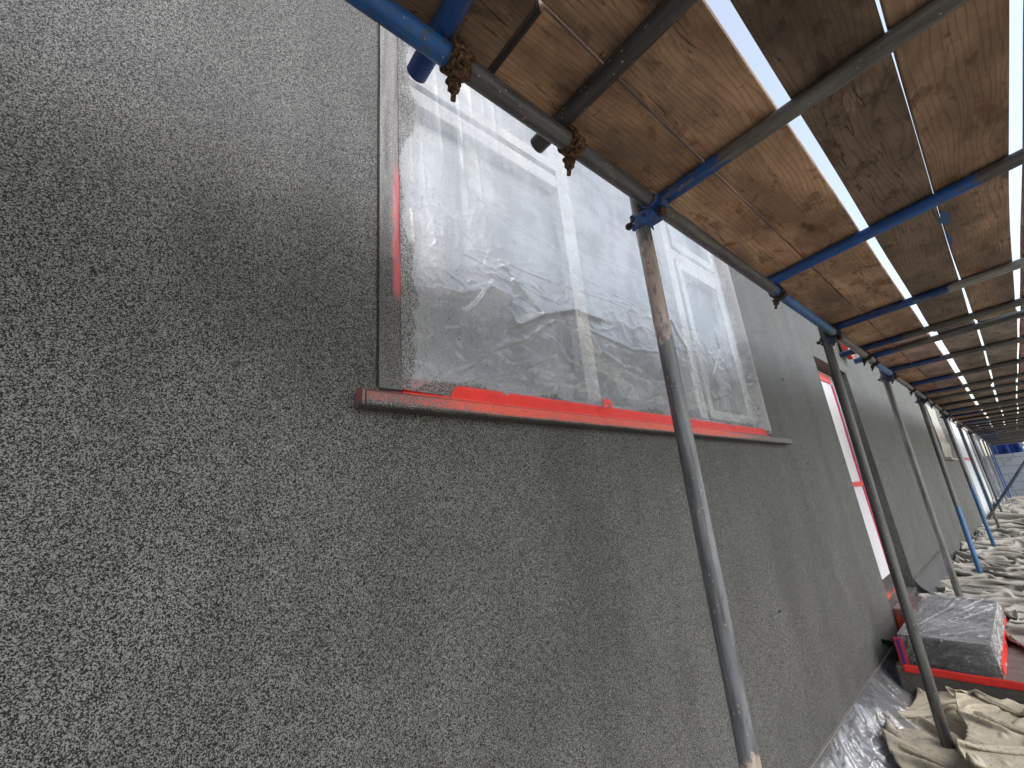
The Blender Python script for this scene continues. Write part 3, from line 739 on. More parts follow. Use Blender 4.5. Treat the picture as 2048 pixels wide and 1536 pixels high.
# ------------------------------------------------------------------ dust sheets on the ground
def relax(P, rx, ry, steps, bend, hmax, g_=0.0011):
    """let the sheet settle: threads keep their length, it cannot sink or fold too tightly"""
    nx, ny = P.shape[:2]; Q = P.copy(); P0 = P.copy()
    pin = np.zeros((nx, ny, 1)); pin[0] = pin[-1] = 1; pin[:, 0] = pin[:, -1] = 1
    cons = [(1, 0, rx, 1.0), (0, 1, ry, 1.0), (1, 1, math.hypot(rx, ry), 0.6), (1, -1, math.hypot(rx, ry), 0.6),
            (2, 0, 2 * rx * 0.92, bend), (0, 2, 2 * ry * 0.92, bend), (4, 0, 4 * rx * 0.74, bend * 0.4), (0, 4, 4 * ry * 0.74, bend * 0.4)]
    def sl(d, n):
        return (slice(0, n - d), slice(d, n)) if d >= 0 else (slice(-d, n), slice(0, n + d))
    for st in range(steps):
        V = np.clip((P - Q) * 0.90, -0.012, 0.012); Q = P.copy(); P = P + V; P[..., 2] -= g_
        for it in range(3):
            for dx_, dy_, rest, k in cons:
                ax, bx = sl(dx_, nx); ay, by = sl(dy_, ny)
                A = P[ax, ay]; B = P[bx, by]; D = B - A; ln = np.sqrt((D ** 2).sum(-1, keepdims=True)) + 1e-9
                e = (ln - rest) / ln * 0.5 * k
                if dx_ > 1 or dy_ > 1: e = np.minimum(e, 0)
                e = np.clip(e, -0.25, 0.25) * 0.55
                P[ax, ay] += D * e; P[bx, by] -= D * e
            P[..., 2] = np.clip(P[..., 2], 0.0, hmax)
            P[..., :2] = P[..., :2] * (1 - pin) + P0[..., :2] * pin
        low = P[..., 2] < 0.004
        P[..., 0] = np.where(low, Q[..., 0] * 0.7 + P[..., 0] * 0.3, P[..., 0]); P[..., 1] = np.where(low, Q[..., 1] * 0.7 + P[..., 1] * 0.3, P[..., 1])
    return P
def cloth(nx, ny, W, L, slack, seed, bend=0.5, hmax=0.16):
    """a cloth bigger than its patch of ground: broad folds first, then creases within them"""
    nx, ny = (nx + 3) // 4, (ny + 3) // 4
    rx, ry = W * slack / (nx - 1), L * slack / (ny - 1)
    a, b = np.meshgrid(np.arange(nx) / (nx - 1.0), np.arange(ny) / (ny - 1.0), indexing='ij')
    P = np.zeros((nx, ny, 3))
    q_ = 3.5 * L / W
    P[..., 0] = W * a + 0.16 * W * (fbm(a * 3.5, b * q_, seed, 3) - 0.43); P[..., 1] = L * b + 0.16 * W * (fbm(a * 3.5, b * q_, seed + 1, 3) - 0.43)
    P[..., 2] = 0.03 + 0.14 * (fbm(P[..., 0] * 2.2, P[..., 1] * 2.2, seed + 2, 3)) + 0.02 * vn(P[..., 0] * 9, P[..., 1] * 9, seed + 3)
    P = relax(P, rx, ry, 110, bend, hmax, 0.0010)
    P = up2(up2(P)); n2, k2 = P.shape[:2]
    f = 1.05
    P[..., 2] += 0.012 * vn(P[..., 0] * 16, P[..., 1] * 16, seed + 5) + 0.008 * vn(P[..., 0] * 40, P[..., 1] * 40, seed + 6)
    return relax(P, rx / 4 * f, ry / 4 * f, 55, bend * 0.7, hmax + 0.02, 0.0007)
def up2(A):
    n, k = A.shape[:2]
    B = np.zeros((2 * n - 1, k, 3)); B[::2] = A; B[1::2] = (A[1:] + A[:-1]) / 2
    C_ = np.zeros((2 * n - 1, 2 * k - 1, 3)); C_[:, ::2] = B; C_[:, 1::2] = (B[:, 1:] + B[:, :-1]) / 2
    D = C_.copy()
    D[1:-1, 1:-1] = (C_[1:-1, 1:-1] * 4 + C_[:-2, 1:-1] + C_[2:, 1:-1] + C_[1:-1, :-2] + C_[1:-1, 2:]) / 8
    return D
def dust_sheet(x0, x1, y0, y1, mat, seed, label, slack=1.18, res=0.022, lift=0.012, base=None, bend=0.5, hmax=0.16, turn=0.0):
    W_, L_ = x1 - x0, y1 - y0
    nx = min(int(W_ * slack / res), 150); ny = min(int(L_ * slack / res), 190)
    P = up2(cloth(nx, ny, W_, L_, slack, seed, bend=bend, hmax=hmax))
    X = P[..., 0] + x0; Y = P[..., 1] + y0; h = P[..., 2]
    if turn:
        cx_, cy_ = (x0 + x1) / 2, (y0 + y1) / 2; c_, s_ = math.cos(turn), math.sin(turn)
        X, Y = cx_ + (X - cx_) * c_ - (Y - cy_) * s_, cy_ + (X - cx_) * s_ + (Y - cy_) * c_
    X = np.maximum(X, -0.985)
    G = np.interp(Y, [-8, 3.0, 4.4, 6, 8, 12, 16, 60], [-1.45, -1.45, -1.40, -1.24, -1.27, -1.42, -1.50, -1.6]) if base is None else np.where(X < 0.35, base, base - 0.10)
    G = G + 0.03 * fbm(X * 0.9, Y * 0.9, 77)
    o = grid_obj('dust_sheet', X, Y, G + lift + h, mat, None, 0.003)
    return tag(o, label, 'dust sheet', 'dust sheets laid along the foot of the wall')
dust_sheet(-0.80, 1.3, 1.0, 4.00, M_sheetA, 3, 'yellowish canvas dust sheet in heavy folds round the foot of the pole nearest the doorstep', 1.30, 0.020, 0.05)
dust_sheet(-0.50, 0.8, 2.50, 3.88, M_sheetA, 113, 'smaller canvas sheet bunched on the large one beside the slab', 1.42, 0.016, 0.16, turn=0.15)
dust_sheet(-0.10, 1.3, 1.3, 3.2, M_sheetB, 131, 'pale cotton sheet lying over the canvas one at the bottom right corner', 1.28, 0.018, 0.13, turn=-0.12)
dust_sheet(-0.365, 1.2, 4.62, 6.0, M_sheetB, 14, 'stained pale dust sheet bunched against the right side of the wrapped doorstep', 1.35, 0.018, 0.012, base=-1.215)
dust_sheet(-0.97, 1.6, 5.62, 9.2, M_sheetB, 25, 'pale crumpled dust sheet just beyond the wrapped doorstep', 1.30, 0.026, 0.02)
dust_sheet(-0.97, 1.9, 9.0, 13.4, M_sheetB, 37, 'pale dust sheet round the foot of the blue-footed pole in the middle distance', 1.30, 0.032, 0.03, hmax=0.2)
dust_sheet(-0.98, 2.3, 13.2, 18.0, M_sheetB, 49, 'pale dust sheet reaching to the far end of the grey rendered wall', 1.30, 0.034, 0.04, hmax=0.22)
dust_sheet(-0.9, 3.2, 18.0, 27.0, M_sheetB, 62, 'farthest pale dust sheet, in front of the white painted block wall', 1.30, 0.06, 0.06, hmax=0.25)

# ================================================================== SCAFFOLD
R = 0.0257
ORD = ['first', 'second', 'third', 'fourth', 'fifth', 'sixth', 'seventh', 'eighth', 'ninth', 'tenth', 'eleventh', 'twelfth', 'thirteenth', 'fourteenth',
       'fifteenth', 'sixteenth', 'seventeenth', 'eighteenth', 'nineteenth', 'twentieth']
TENS = {2: 'twenty', 3: 'thirty', 4: 'forty'}
def ordw(i):
    if i < 20: return ORD[i]
    t, u_ = divmod(i + 1, 10)
    if u_ == 0: return {3: 'thirtieth', 4: 'fortieth', 5: 'fiftieth'}[t]
    return TENS[t] + '-' + ORD[u_ - 1]
def tube(name, p0, p1, mat, label, cat='scaffold tube', group=None, n=28, r=R):
    """hollow steel tube whose local Z runs from p0 to p1"""
    p0, p1 = Vector(p0), Vector(p1); L = (p1 - p0).length
    bm = bmesh.new(); k = max(1, int(L / 0.25)); rings = []
    prof = [(r * 0.86, 0.05)] + [(r * 0.86, 0.0), (r * 0.985, 0.0), (r, 0.0012)] + [(r, L * i / k) for i in range(1, k)] + [(r, L - 0.0012), (r * 0.985, L), (r * 0.86, L), (r * 0.86, L - 0.05)]
    for rr, z in prof:
        rings.append([bm.verts.new((rr * math.cos(2 * PI * i / n), rr * math.sin(2 * PI * i / n), z)) for i in range(n)])
    for a, b in zip(rings[:-1], rings[1:]):
        for i in range(n): bm.faces.new((a[i], a[(i + 1) % n], b[(i + 1) % n], b[i]))
    bm.faces.new(rings[0]); bm.faces.new(list(reversed(rings[-1])))
    o = bm_obj(name, bm, mat, None, True)
    o.matrix_world = Matrix.Translation(p0) @ frame_from(p1 - p0)
    return tag(o, label, cat, group)

# ---- uprights
PY = [(1.252, 1.232), (3.56, 3.36), (5.66, 5.50), (8.15, 7.72), (11.2, 11.25), (14.4, 14.6), (17.9, 18.3), (22.0, 22.0), (25.5, 25.5), (29.0, 29.0), (32.5, 32.5)]
PMAT = [mat_tube('flaking_pink_tube', ((-9, 0.80, (0.46, 0.37, 0.32)), (1.92, 2.32, (0.40, 0.32, 0.29))), (0.13, 0.135, 0.145), 0.5, 0.1),
        M_dark, M_grey, mat_tube('blue_footed_tube', ((-9, 0.85, (0.05, 0.16, 0.36)),), (0.11, 0.11, 0.108), 0.2, 0.1),
        mat_tube('half_blue_tube', ((0.1, 1.1, (0.04, 0.15, 0.36)),), (0.12, 0.12, 0.12), 0.2, 0.1),
        M_grey, M_dark, mat_tube('pale_tube', (), (0.25, 0.25, 0.26), 0.2, 0.1), M_grey, M_blue, M_blue]
PLAB = ['upright scaffold pole with flaking pink paint crossing in front of the large window',
        'dark grey upright scaffold pole standing in front of the recessed doorway',
        'plain grey upright scaffold pole whose foot is just behind the wrapped doorstep',
        'upright scaffold pole grey above with a bright blue painted foot',
        'upright scaffold pole beside the far end of the grey wall, blue over its lower half',
        'thin grey upright scaffold pole crossed by the slanting brace near its foot',
        'dark upright scaffold pole just beyond the one the brace crosses',
        'pale upright scaffold pole, eighth along the row from the window pole',
        'grey upright scaffold pole, third from the far end of the row',
        'blue upright scaffold pole, second from the far end of the row',
        'farthest blue upright scaffold pole of the row']
for i, (yt, yb) in enumerate(PY):
    top = 1.32 if i < 3 else 1.25
    zb = ground_z(yb) + 0.01
    xb = -0.63
    slope = (yt - yb) / (0.95 - zb)
    tube('scaffold_pole', (xb, yb, zb), (-0.63, yb + slope * (1.064 - zb), 1.064), PMAT[i], PLAB[i], 'scaffold pole', 'upright scaffold poles along the wall')

# ---- ledger: lengths of tube end to end
LX, LZ = -0.578, 0.992
LSEG = [(-3.2, 0.452), (0.452, 2.60), (2.60, 4.9), (4.9, 7.3), (7.3, 11.0), (11.0, 16.0), (16.0, 22.0), (22.0, 33.5)]
LM = [mat_tube('blue_ledger_tube', ((-9, 9, (0.02, 0.12, 0.36)),), (0.08, 0.08, 0.08), 0.35, 0.2),
      mat_tube('spattered_dark_ledger', ((1.94, 9, (0.03, 0.13, 0.36)),), (0.088, 0.09, 0.092), 0.8, 0.10),
      mat_tube('blue_to_grey_ledger', ((-9, 0.85, (0.04, 0.15, 0.38)),), (0.15, 0.145, 0.135), 0.6, 0.15),
      mat_tube('grey_to_blue_ledger', ((-9, 0.9, (0.06, 0.18, 0.42)),), (0.17, 0.165, 0.155), 0.6, 0.15), M_grey, M_grey, M_grey, M_grey]
LLAB = ['blue painted ledger tube entering at the top left corner of the deck', 'long dark spattered ledger tube sloping across the top of the large window',
        'ledger tube, bright blue then grey, between the window and the doorway', 'ledger tube, short grey end then light blue, above the doorway',
        'grey ledger tube over the bare wall beyond the doorway', 'grey ledger tube above the small far window',
        'grey ledger tube past the end of the grey wall', 'farthest ledger tube of the row']
for k, (a, b) in enumerate(LSEG):
    z0 = LZ + 0.002 * max(0, a - 2); z1 = LZ + 0.002 * max(0, b - 2)
    tube('ledger_tube', (LX, a + 0.002, z0), (LX, b - 0.002, z1), LM[k], LLAB[k], 'scaffold tube', 'ledger tubes along the wall side of the deck')
def lz(y): return LZ + 0.002 * max(0, y - 2)

# ---- transoms across, each set from the photograph: (y at the ledger, y at x=+0.6, how far past the ledger)
TR = [(0.392, 0.366, -0.690, 'b'), (0.785, 0.765, -0.672, 'd'), (1.336, 1.272, -0.590, 'bg'), (2.43, 2.18, -0.600, 'B'), (3.64, 3.46, -0.585, 'Bw'), (4.50, 4.33, -0.735, 'bd'),
      (4.90, 4.70, -0.712, 'bd2'), (5.77, 5.74, -0.63, 'bd'), (7.08, 6.92, -0.60, 'Bd')]
yy = 8.15; k = 0
while yy < 34:
    TR.append((yy, yy - 0.06, -0.60 - 0.06 * ((k * 7) % 3 == 0), ['bd', 'g', 'd', 'Bd', 'g', 'bd', 'd'][k % 7])); k += 1
    yy += [0.42, 0.85, 1.1, 1.15][k % 4]
TM = {'b': mat_tube('deep_blue_transom', ((-9, 9, (0.015, 0.07, 0.26)),), (0.07, 0.07, 0.075), 0.15, 0.3),
      'd': mat_tube('blackened_transom', (), (0.045, 0.045, 0.046), 0.9, 0.15),
      'bg': mat_tube('half_blue_transom', ((-9, 0.24, BLUE),), (0.12, 0.115, 0.105), 0.5, 0.2),
      'B': mat_tube('bright_blue_transom', ((-9, 0.80, (0.02, 0.11, 0.38)),), (0.08, 0.08, 0.08), 0.2, 0.3),
      'Bw': mat_tube('blue_white_transom', ((-9, 0.62, (0.015, 0.06, 0.20)), (0.62, 9, (0.33, 0.33, 0.30))), (0.10, 0.10, 0.09), 0.5, 0.2),
      'bd': mat_tube('navy_and_grey_transom', ((-9, 0.45, (0.015, 0.05, 0.15)),), (0.10, 0.098, 0.09), 0.3, 0.2),
      'bd2': mat_tube('blue_tipped_transom', ((-9, 0.30, (0.03, 0.11, 0.30)),), (0.10, 0.098, 0.09), 0.3, 0.2),
      'Bd': mat_tube('blue_patched_transom', ((-9, 0.40, (0.015, 0.06, 0.20)),), (0.085, 0.083, 0.08), 0.3, 0.2),
      'g': M_grey}
TLAB = ['thick blue cross tube at the top left with a cut end hanging over the window', 'black spattered cross tube with a short stub over the window',
        'cross tube, blue at the wall end then grey, meeting the pink-flaked pole', 'bright blue cross tube clamped to the ledger right of the window',
        'cross tube painted blue then whitish, just short of the doorway', 'navy cross tube, nearer one of the close pair above the doorway',
        'blue-tipped cross tube, farther one of the close pair above the doorway', 'cross tube, next beyond the close pair over the doorway',
        'cross tube with a blue wall end near the third upright pole']
tmax = {}
for i, (ya, yb, xe, kind) in enumerate(TR):
    xa, xo = LX, 0.60; zc = lz(ya) + 2 * R + 0.0005
    s = (yb - ya) / (xo - xa)
    p0 = (xe, ya + s * (xe - xa), zc); p1 = (0.64, ya + s * (0.64 - xa), zc)
    lab = TLAB[i] if i < len(TLAB) else '%s cross tube under the deck, the %s counting away from the camera' % ({'g': 'grey', 'd': 'blackened'}.get(kind, 'partly blue'), ordw(i))
    tube('cross_tube', p0, p1, TM[kind], lab, 'scaffold tube', 'cross tubes under the boards')

# ---- slanting brace far off
a = at(1968, 1042, 0, -0.77); 
tube('brace_tube', (-0.72, 14.0, -1.05), (0.80, 14.0, 0.93), mat_tube('brace_blue_grey', ((0.3, 1.6, (0.05, 0.09, 0.16)),), (0.14, 0.14, 0.15), 0.2, 0.1), 'slanting blue-grey brace tube crossing the far poles at the right edge', 'scaffold tube')

# ---- couplers
def hexnut(bm, c, axis, r=0.013, h=0.012): add_cyl(bm, c, axis, r, h, 6)
def putlog_coupler(y, mat, label, side=1, big=1.0, lump=False):
    """single coupler: a band round the ledger joined to a lip over the cross tube"""
    z = lz(y); o = empty('coupler', (LX, y, z), label, 'coupler', 'couplers joining cross tubes to the ledger')
    dy = side * 0.043
    bm = bmesh.new()
    add_ring(bm, (0, dy, 0), (0, 1, 0), R + 0.0005, R + 0.0075 * big, 0.040 * big, 0, 2 * PI, 26)
    add_box(bm, (-0.020, dy - 0.020, R + 0.001), (0.020, dy + 0.020, R + 0.030), 0.004)
    if lump:
        bmesh.ops.subdivide_edges(bm, edges=bm.edges[:], cuts=3, use_grid_fill=True)
        bm.normal_update()
        for v in bm.verts:
            n_ = float(ridge(np.array(v.co.x * 45 + v.co.z * 20), np.array(v.co.y * 18 + v.co.z * 45), int(y * 7), 3, 1.5))
            v.co += v.normal * (0.010 * (n_ - 0.45)) * (1.0 if v.co.length > R + 0.004 else 0.0)
    b = bm_obj('body', bm, mat, o, 'all' if lump else True)
    bm = bmesh.new()
    add_ring(bm, (0.026, dy, -R * 0.9), (0, 1, 0), 0.006, 0.014, 0.032, 0, 2 * PI, 12)
    bm_obj('hinge', bm, mat, o, True)
    bm = bmesh.new(); add_box(bm, (-0.030, dy - 0.015, -R - 0.020), (0.024, dy + 0.015, -R - 0.009), 0.003)
    bm_obj('flap', bm, mat, o, True)
    bm = bmesh.new(); ax = Vector((-0.35, 0.1, -1)).normalized(); c0 = Vector((-0.012, dy, -R - 0.012))
    add_cyl(bm, c0 + ax * 0.016, ax, 0.0065, 0.065, 12); bo = bm_obj('bolt', bm, M_bolt if mat is not M_rust else M_rust, o, True)
    bm = bmesh.new(); hexnut(bm, c0 + ax * 0.020, ax, 0.0145, 0.014); add_cyl(bm, c0 + ax * 0.011, ax, 0.017, 0.003, 18)
    bm_obj('nut', bm, M_rust if mat is M_rust else M_bolt, bo)
    if lump:   # crust of old render on a rusty coupler
        bm = bmesh.new(); bmesh.ops.create_icosphere(bm, subdivisions=4, radius=1.0)
        for v in bm.verts:
            n_ = float(fbm(np.array(v.co.x * 3 + 5), np.array(v.co.y * 3 + v.co.z * 2), 5 + int(y * 10)))
            s_ = 0.75 + 0.6 * n_
            v.co = Vector((v.co.x * 0.016 * s_ + 0.024, v.co.y * 0.015 * s_ + dy, v.co.z * 0.018 * s_ - 0.020))
        bm_obj('crust', bm, M_rust, o, 'all')
    return o
def right_angle_coupler(y, mat, label, yp=None):
    """pressed double coupler clamping the ledger to an upright"""
    z = lz(y); o = empty('coupler', (-0.63, y, z), label, 'coupler', 'double couplers joining uprights to the ledger')
    bm = bmesh.new()
    zc = -0.052
    # saddle round the upright, open to the window side
    add_ring(bm, (0, 0, zc + 0.012), (0, 0, 1), R + 0.0006, R + 0.0055, 0.088, -1.75, 1.75, 20, start=(0.5, -1, 0))
    # plate between, and the cradle under the ledger
    add_box(bm, (0.018, -0.042, zc - 0.010), (0.062, 0.030, zc + 0.012), 0.006)
    add_ring(bm, (0.052, -0.004, 0), (0, 1, 0), R + 0.0006, R + 0.0060, 0.078, -1.35, 1.35, 20, start=(0.25, 0, -1))
    add_box(bm, (-0.012, -0.046, zc - 0.030), (0.055, -0.034, zc + 0.020), 0.004)
    bm_obj('saddle', bm, mat, o, True)
    bm = bmesh.new()
    add_ring(bm, (0, 0, zc + 0.012), (0, 0, 1), R + 0.0008, R + 0.0062, 0.030, 1.9, 4.3, 16, start=(0.5, -1, 0))
    bm_obj('flap', bm, mat, o, True)
    for zz in (0.030, -0.006):
        bm = bmesh.new(); add_cyl(bm, (-0.026, -0.022, zc + zz), (0.6, -1, 0), 0.0085, 0.024, 10); bm_obj('hinge', bm, mat, o, True)
    bm = bmesh.new(); add_box(bm, (0.070, -0.024, -0.032), (0.094, 0.026, -0.002), 0.005); bm_obj('flap', bm, mat, o, True)
    bm = bmesh.new(); add_cyl(bm, (-0.030, -0.030, zc + 0.010), (1, -0.6, 0.0), 0.006, 0.060, 10); b1 = bm_obj('bolt', bm, M_bolt, o, True)
    bm = bmesh.new(); hexnut(bm, (-0.045, -0.021, zc + 0.010), (1, -0.6, 0)); bm_obj('nut', bm, M_bolt, b1)
    bm = bmesh.new(); add_cyl(bm, (0.080, 0.0, -0.030), (0.2, 0.1, 1), 0.0065, 0.060, 10); b2 = bm_obj('bolt', bm, M_rust, o, True)
    bm = bmesh.new(); hexnut(bm, (0.078, 0.0, -0.048), (0.2, 0.1, 1), 0.016, 0.014); bm_obj('nut', bm, M_rust, b2)
    bm = bmesh.new(); add_cyl(bm, (0.030, -0.0465, zc + 0.0), (0, 1, 0), 0.007, 0.006, 12); bm_obj('rivet', bm, M_bolt, o, True)
    return o
putlog_coupler(0.392, M_rust, 'rust-crusted coupler at the top left, on the thick blue cross tube', 1, 1.3, True)
putlog_coupler(0.785, M_rust, 'rusty coupler with a hanging bolt on the black cross tube over the window', 1, 1.15)
putlog_coupler(2.43, M_bolt, 'dark band coupler with a dangling bolt right of the window', 1, 1.2)
right_angle_coupler(1.262, M_bluefit, 'worn blue double coupler on the pole in front of the large window')
CL = ['dark blue double coupler on the pole in front of the doorway', 'dark double coupler on the third upright pole, beyond the doorway',
      'dark double coupler on the blue-footed pole', 'small dark double coupler at the head of the fifth upright pole',
      'small dark double coupler at the head of the sixth upright pole', 'small dark double coupler at the head of the seventh upright pole']
for lab, (yt, yb) in zip(CL, PY[1:7]): right_angle_coupler(yt + 0.02, M_darkfit, lab)
for j, i in enumerate([4, 5, 6, 7, 8, 9, 10, 11, 12, 13, 14]):
    putlog_coupler(TR[i][0], M_bolt, 'dark band coupler under the ledger at the %s cross tube from the camera' % ordw(i), 1 if i % 2 else -1, 1.1)

# ---- boards
def board(x0, x1, y0, y1, tint, label, name='scaffold_board', z=None, bow=0.0, seed=0, skew=0.0, zoff=0.0, ends=0):
    rnd = random.Random(seed); ym = (y0 + y1) / 2; L = y1 - y0; w = x1 - x0; t = 0.038; c = 0.004
    zb = (lz(ym) + 3 * R + 0.0018 if z is None else z) + zoff
    bm = bmesh.new(); n = 26; rings = []
    ph1, ph2 = rnd.uniform(0, 6), rnd.uniform(0, 6)
    vs_ = [0.0, 0.012 / L] + [i / n for i in range(1, n)] + [1 - 0.012 / L, 1.0]
    for i, v in enumerate(vs_):
        y = -L / 2 + L * v
        dx = bow * math.sin(PI * v) + skew * (v - 0.5)
        e0 = 0.0014 * math.sin(5 * v * PI + ph1); e1 = 0.0014 * math.sin(4 * v * PI + ph2)
        cl = 0.008 if i in (0, len(vs_) - 1) else 0.0
        prof = [(-w / 2 + c + cl, 0), (w / 2 - c - cl, 0), (w / 2 - cl, c), (w / 2 - cl, t - c), (w / 2 - c - cl, t), (-w / 2 + c + cl, t), (-w / 2 + cl, t - c), (-w / 2 + cl, c)]
        rings.append([bm.verts.new((px + dx + (e1 if px > 0 else e0), y, pz)) for px, pz in prof])
    for a, b in zip(rings[:-1], rings[1:]):
        for j in range(8): bm.faces.new((a[j], b[j], b[(j + 1) % 8], a[(j + 1) % 8]))
    bm.faces.new(rings[0]); bm.faces.new(list(reversed(rings[-1])))
    o = bm_obj(name, bm, M_wood, None); o.location = ((x0 + x1) / 2, ym, zb); o.color = (*tint, 1)
    if ends:
        for e_ in ((-1, 1) if ends == 2 else (ends,)):
            bb = bmesh.new(); ye = e_ * (L / 2 + 0.0012) + skew * 0
            add_box(bb, (-w / 2 + skew * 0.5 * e_ + 0.004, min(ye, ye - e_ * 0.001), -0.0012), (w / 2 + skew * 0.5 * e_ - 0.004, max(ye, ye - e_ * 0.001), t + 0.001))
            bm_obj('end_band', bb, M_bolt, o)
            bb = bmesh.new(); yi = e_ * (L / 2 - 0.006)
            add_box(bb, (-w / 2 + skew * 0.5 * e_ + 0.004, min(ye, yi), -0.0014), (w / 2 + skew * 0.5 * e_ - 0.004, max(ye, yi), -0.0003))
            bm_obj('end_band', bb, M_bolt, o)
    return tag(o, label, 'scaffold board', 'boards laid side by side as the scaffold deck')
ROW = [(-0.632, -0.411), (-0.404, -0.176), (-0.139, 0.078), (0.099, 0.303), (0.326, 0.548)]
T0 = [(0.62, 0.58, 0.55), (0.80, 0.74, 0.70), (0.55, 0.55, 0.56), (0.72, 0.68, 0.64), (0.8, 0.8, 0.8)]
T1 = [(1.18, 1.10, 1.02), (1.05, 1.0, 0.95), (0.50, 0.52, 0.55), (0.90, 0.88, 0.86), (0.9, 0.9, 0.9)]
T2 = [(1.15, 1.02, 0.85), (0.95, 1.02, 1.05), (0.82, 0.92, 0.98), (0.80, 0.88, 0.92), (0.9, 0.95, 0.95)]
RN = ['wall-side', 'second', 'middle', 'fourth', 'outer']
nearlab = ['orange-brown wall-side board running over the large window beside the ledger', 'brown board with swirling grain, second from the ledger, over the window',
           'dark grey-brown board right of the wide bright gap', 'brown board with scratches and a blue paint patch, fourth from the ledger', 'outermost near board at the right edge, its pale edge showing']
backlab = ['dark weathered wall-side board end behind the butt joint at the top left', 'dark board overhead at the top left, second from the ledger', 'middle board overhead behind the camera', 'fourth board overhead behind the camera', 'outer board overhead behind the camera']
# the joints
J0, J1 = 0.551, 4.70
for r_, (a, b) in enumerate(ROW):
    j = J0 - (0.0 if r_ == 0 else 0.02 * r_)
    board(a, b, j - 3.9, j - 0.004, T0[r_], backlab[r_], seed=r_, ends=1)
    bw = [0, 0, 0, -0.018, 0][r_]
    board(a, b, j + 0.006, J1 - 0.01 * r_, T1[r_], nearlab[r_], seed=10 + r_, bow=bw, skew=[0, -0.004, -0.012, -0.006, 0][r_], ends=2)
# blue paint smeared on the underside of the fourth board
b4 = [o for o in C.objects if o.get('label') == nearlab[3]][0]
M_smear = simple('blue_paint_smear', (0.03, 0.09, 0.24), 0.6, 0.35, 30)
for (px, py, ln_, wd_) in ((1890, 436, 0.085, 0.017), (1900, 478, 0.10, 0.007)):
    c_ = at(px, py, 2, b4.location.z - 0.0012) - np.array(b4.location)
    bm = bmesh.new(); rs = random.Random(px)
    bm.faces.new([bm.verts.new((c_[0] + wd_ * math.cos(t) * rs.uniform(0.7, 1.2), c_[1] + ln_ * math.sin(t) * rs.uniform(0.75, 1.15), c_[2])) for t in [2 * PI * i / 26 for i in range(26)]])
    bm_obj('paint_smear', bm, M_smear, b4)
y0 = J1 + 0.06; q = 1; rnd = random.Random(7)
while y0 < 33:
    y1 = y0 + 3.9
    sh = [0.0, 0.006, -0.006, 0.012, -0.004, 0.008, 0, 0.01][q % 8]
    for r_, (a, b) in enumerate(ROW):
        tn = tuple(x * rnd.uniform(0.85, 1.12) for x in T2[r_])
        d = rnd.uniform(-0.006, 0.006) + sh
        board(a + d, b + d, y0 + 0.005, y1 - 0.005, tn, '%s board in the %s length of deck from the camera' % (RN[r_], ordw(q)), seed=q * 9 + r_, skew=rnd.uniform(-0.008, 0.008))
    y0 = y1 + 0.004; q += 1

# ================================================================== BEYOND THE GREY WALL
nb = empty('neighbouring_house', (-1.05, 17.7, -1.5), 'unrendered house beyond the grey wall, with white doors and pale panels behind the far poles', 'house')
def NBH(o): o.location = (1.05, -17.7, 1.5); return o
M_nwall = simple('pale_wall', (0.36, 0.37, 0.40), 0.8, 0.15, 4, 0.5, 30)
M_ndark = simple('grey_panel', (0.14, 0.15, 0.17), 0.6, 0.2, 4)
NBH(box_obj('wall', (-1.4, 17.665, -1.6), (-1.10, 40.0, 4.4), M_nwall, nb))
d1 = NBH(box_obj('door', (-1.098, 17.9, -1.35), (-1.045, 19.2, 0.95), M_white, nb))
for q_ in ((18.05, 19.05, -1.2, -0.35), (18.05, 19.05, -0.2, 0.8)):
    bm = bmesh.new(); add_frame(bm, *q_, 0.03, -1.0445, -1.036); bm_obj('moulding', bm, M_ndark, d1)
w3 = NBH(box_obj('window', (-1.098, 17.9, 0.96), (-1.045, 19.2, 1.55), simple('greenish_glass', (0.10, 0.14, 0.13), 0.15), nb))
bm = bmesh.new(); add_frame(bm, 17.9, 19.2, 0.96, 1.55, 0.08, -1.0445, -1.03); bm_obj('frame', bm, M_upvc, w3)
NBH(box_obj('notice', (-1.0975, 19.35, 1.05), (-1.080, 19.95, 1.45), simple('peach_notice', (0.62, 0.36, 0.26), 0.6), nb))
NBH(box_obj('panel', (-1.098, 20.2, -1.45), (-1.045, 22.6, 1.6), M_white, nb))
NBH(box_obj('panel', (-1.098, 23.0, -1.45), (-1.045, 24.0, 1.6), simple('blue_door', (0.05, 0.20, 0.50), 0.5), nb))
NBH(box_obj('panel', (-1.098, 24.4, -1.45), (-1.045, 26.8, 1.6), M_white, nb))
NBH(box_obj('panel', (-1.098, 27.3, -1.45), (-1.045, 28.3, 1.6), M_ndark, nb))
NBH(box_obj('panel', (-1.098, 28.8, -1.45), (-1.045, 31.0, 1.6), M_white, nb))
NBH(box_obj('panel', (-1.098, 31.5, -1.45), (-1.045, 33.0, 1.6), M_ndark, nb))
NBH(box_obj('tape', (-1.044, 20.25, 0.30), (-1.040, 22.55, 0.38), M_tape, nb))
NBH(box_obj('eaves_board', (-1.098, 17.9, 1.62), (-0.99, 39.0, 1.78), M_upvc, nb))

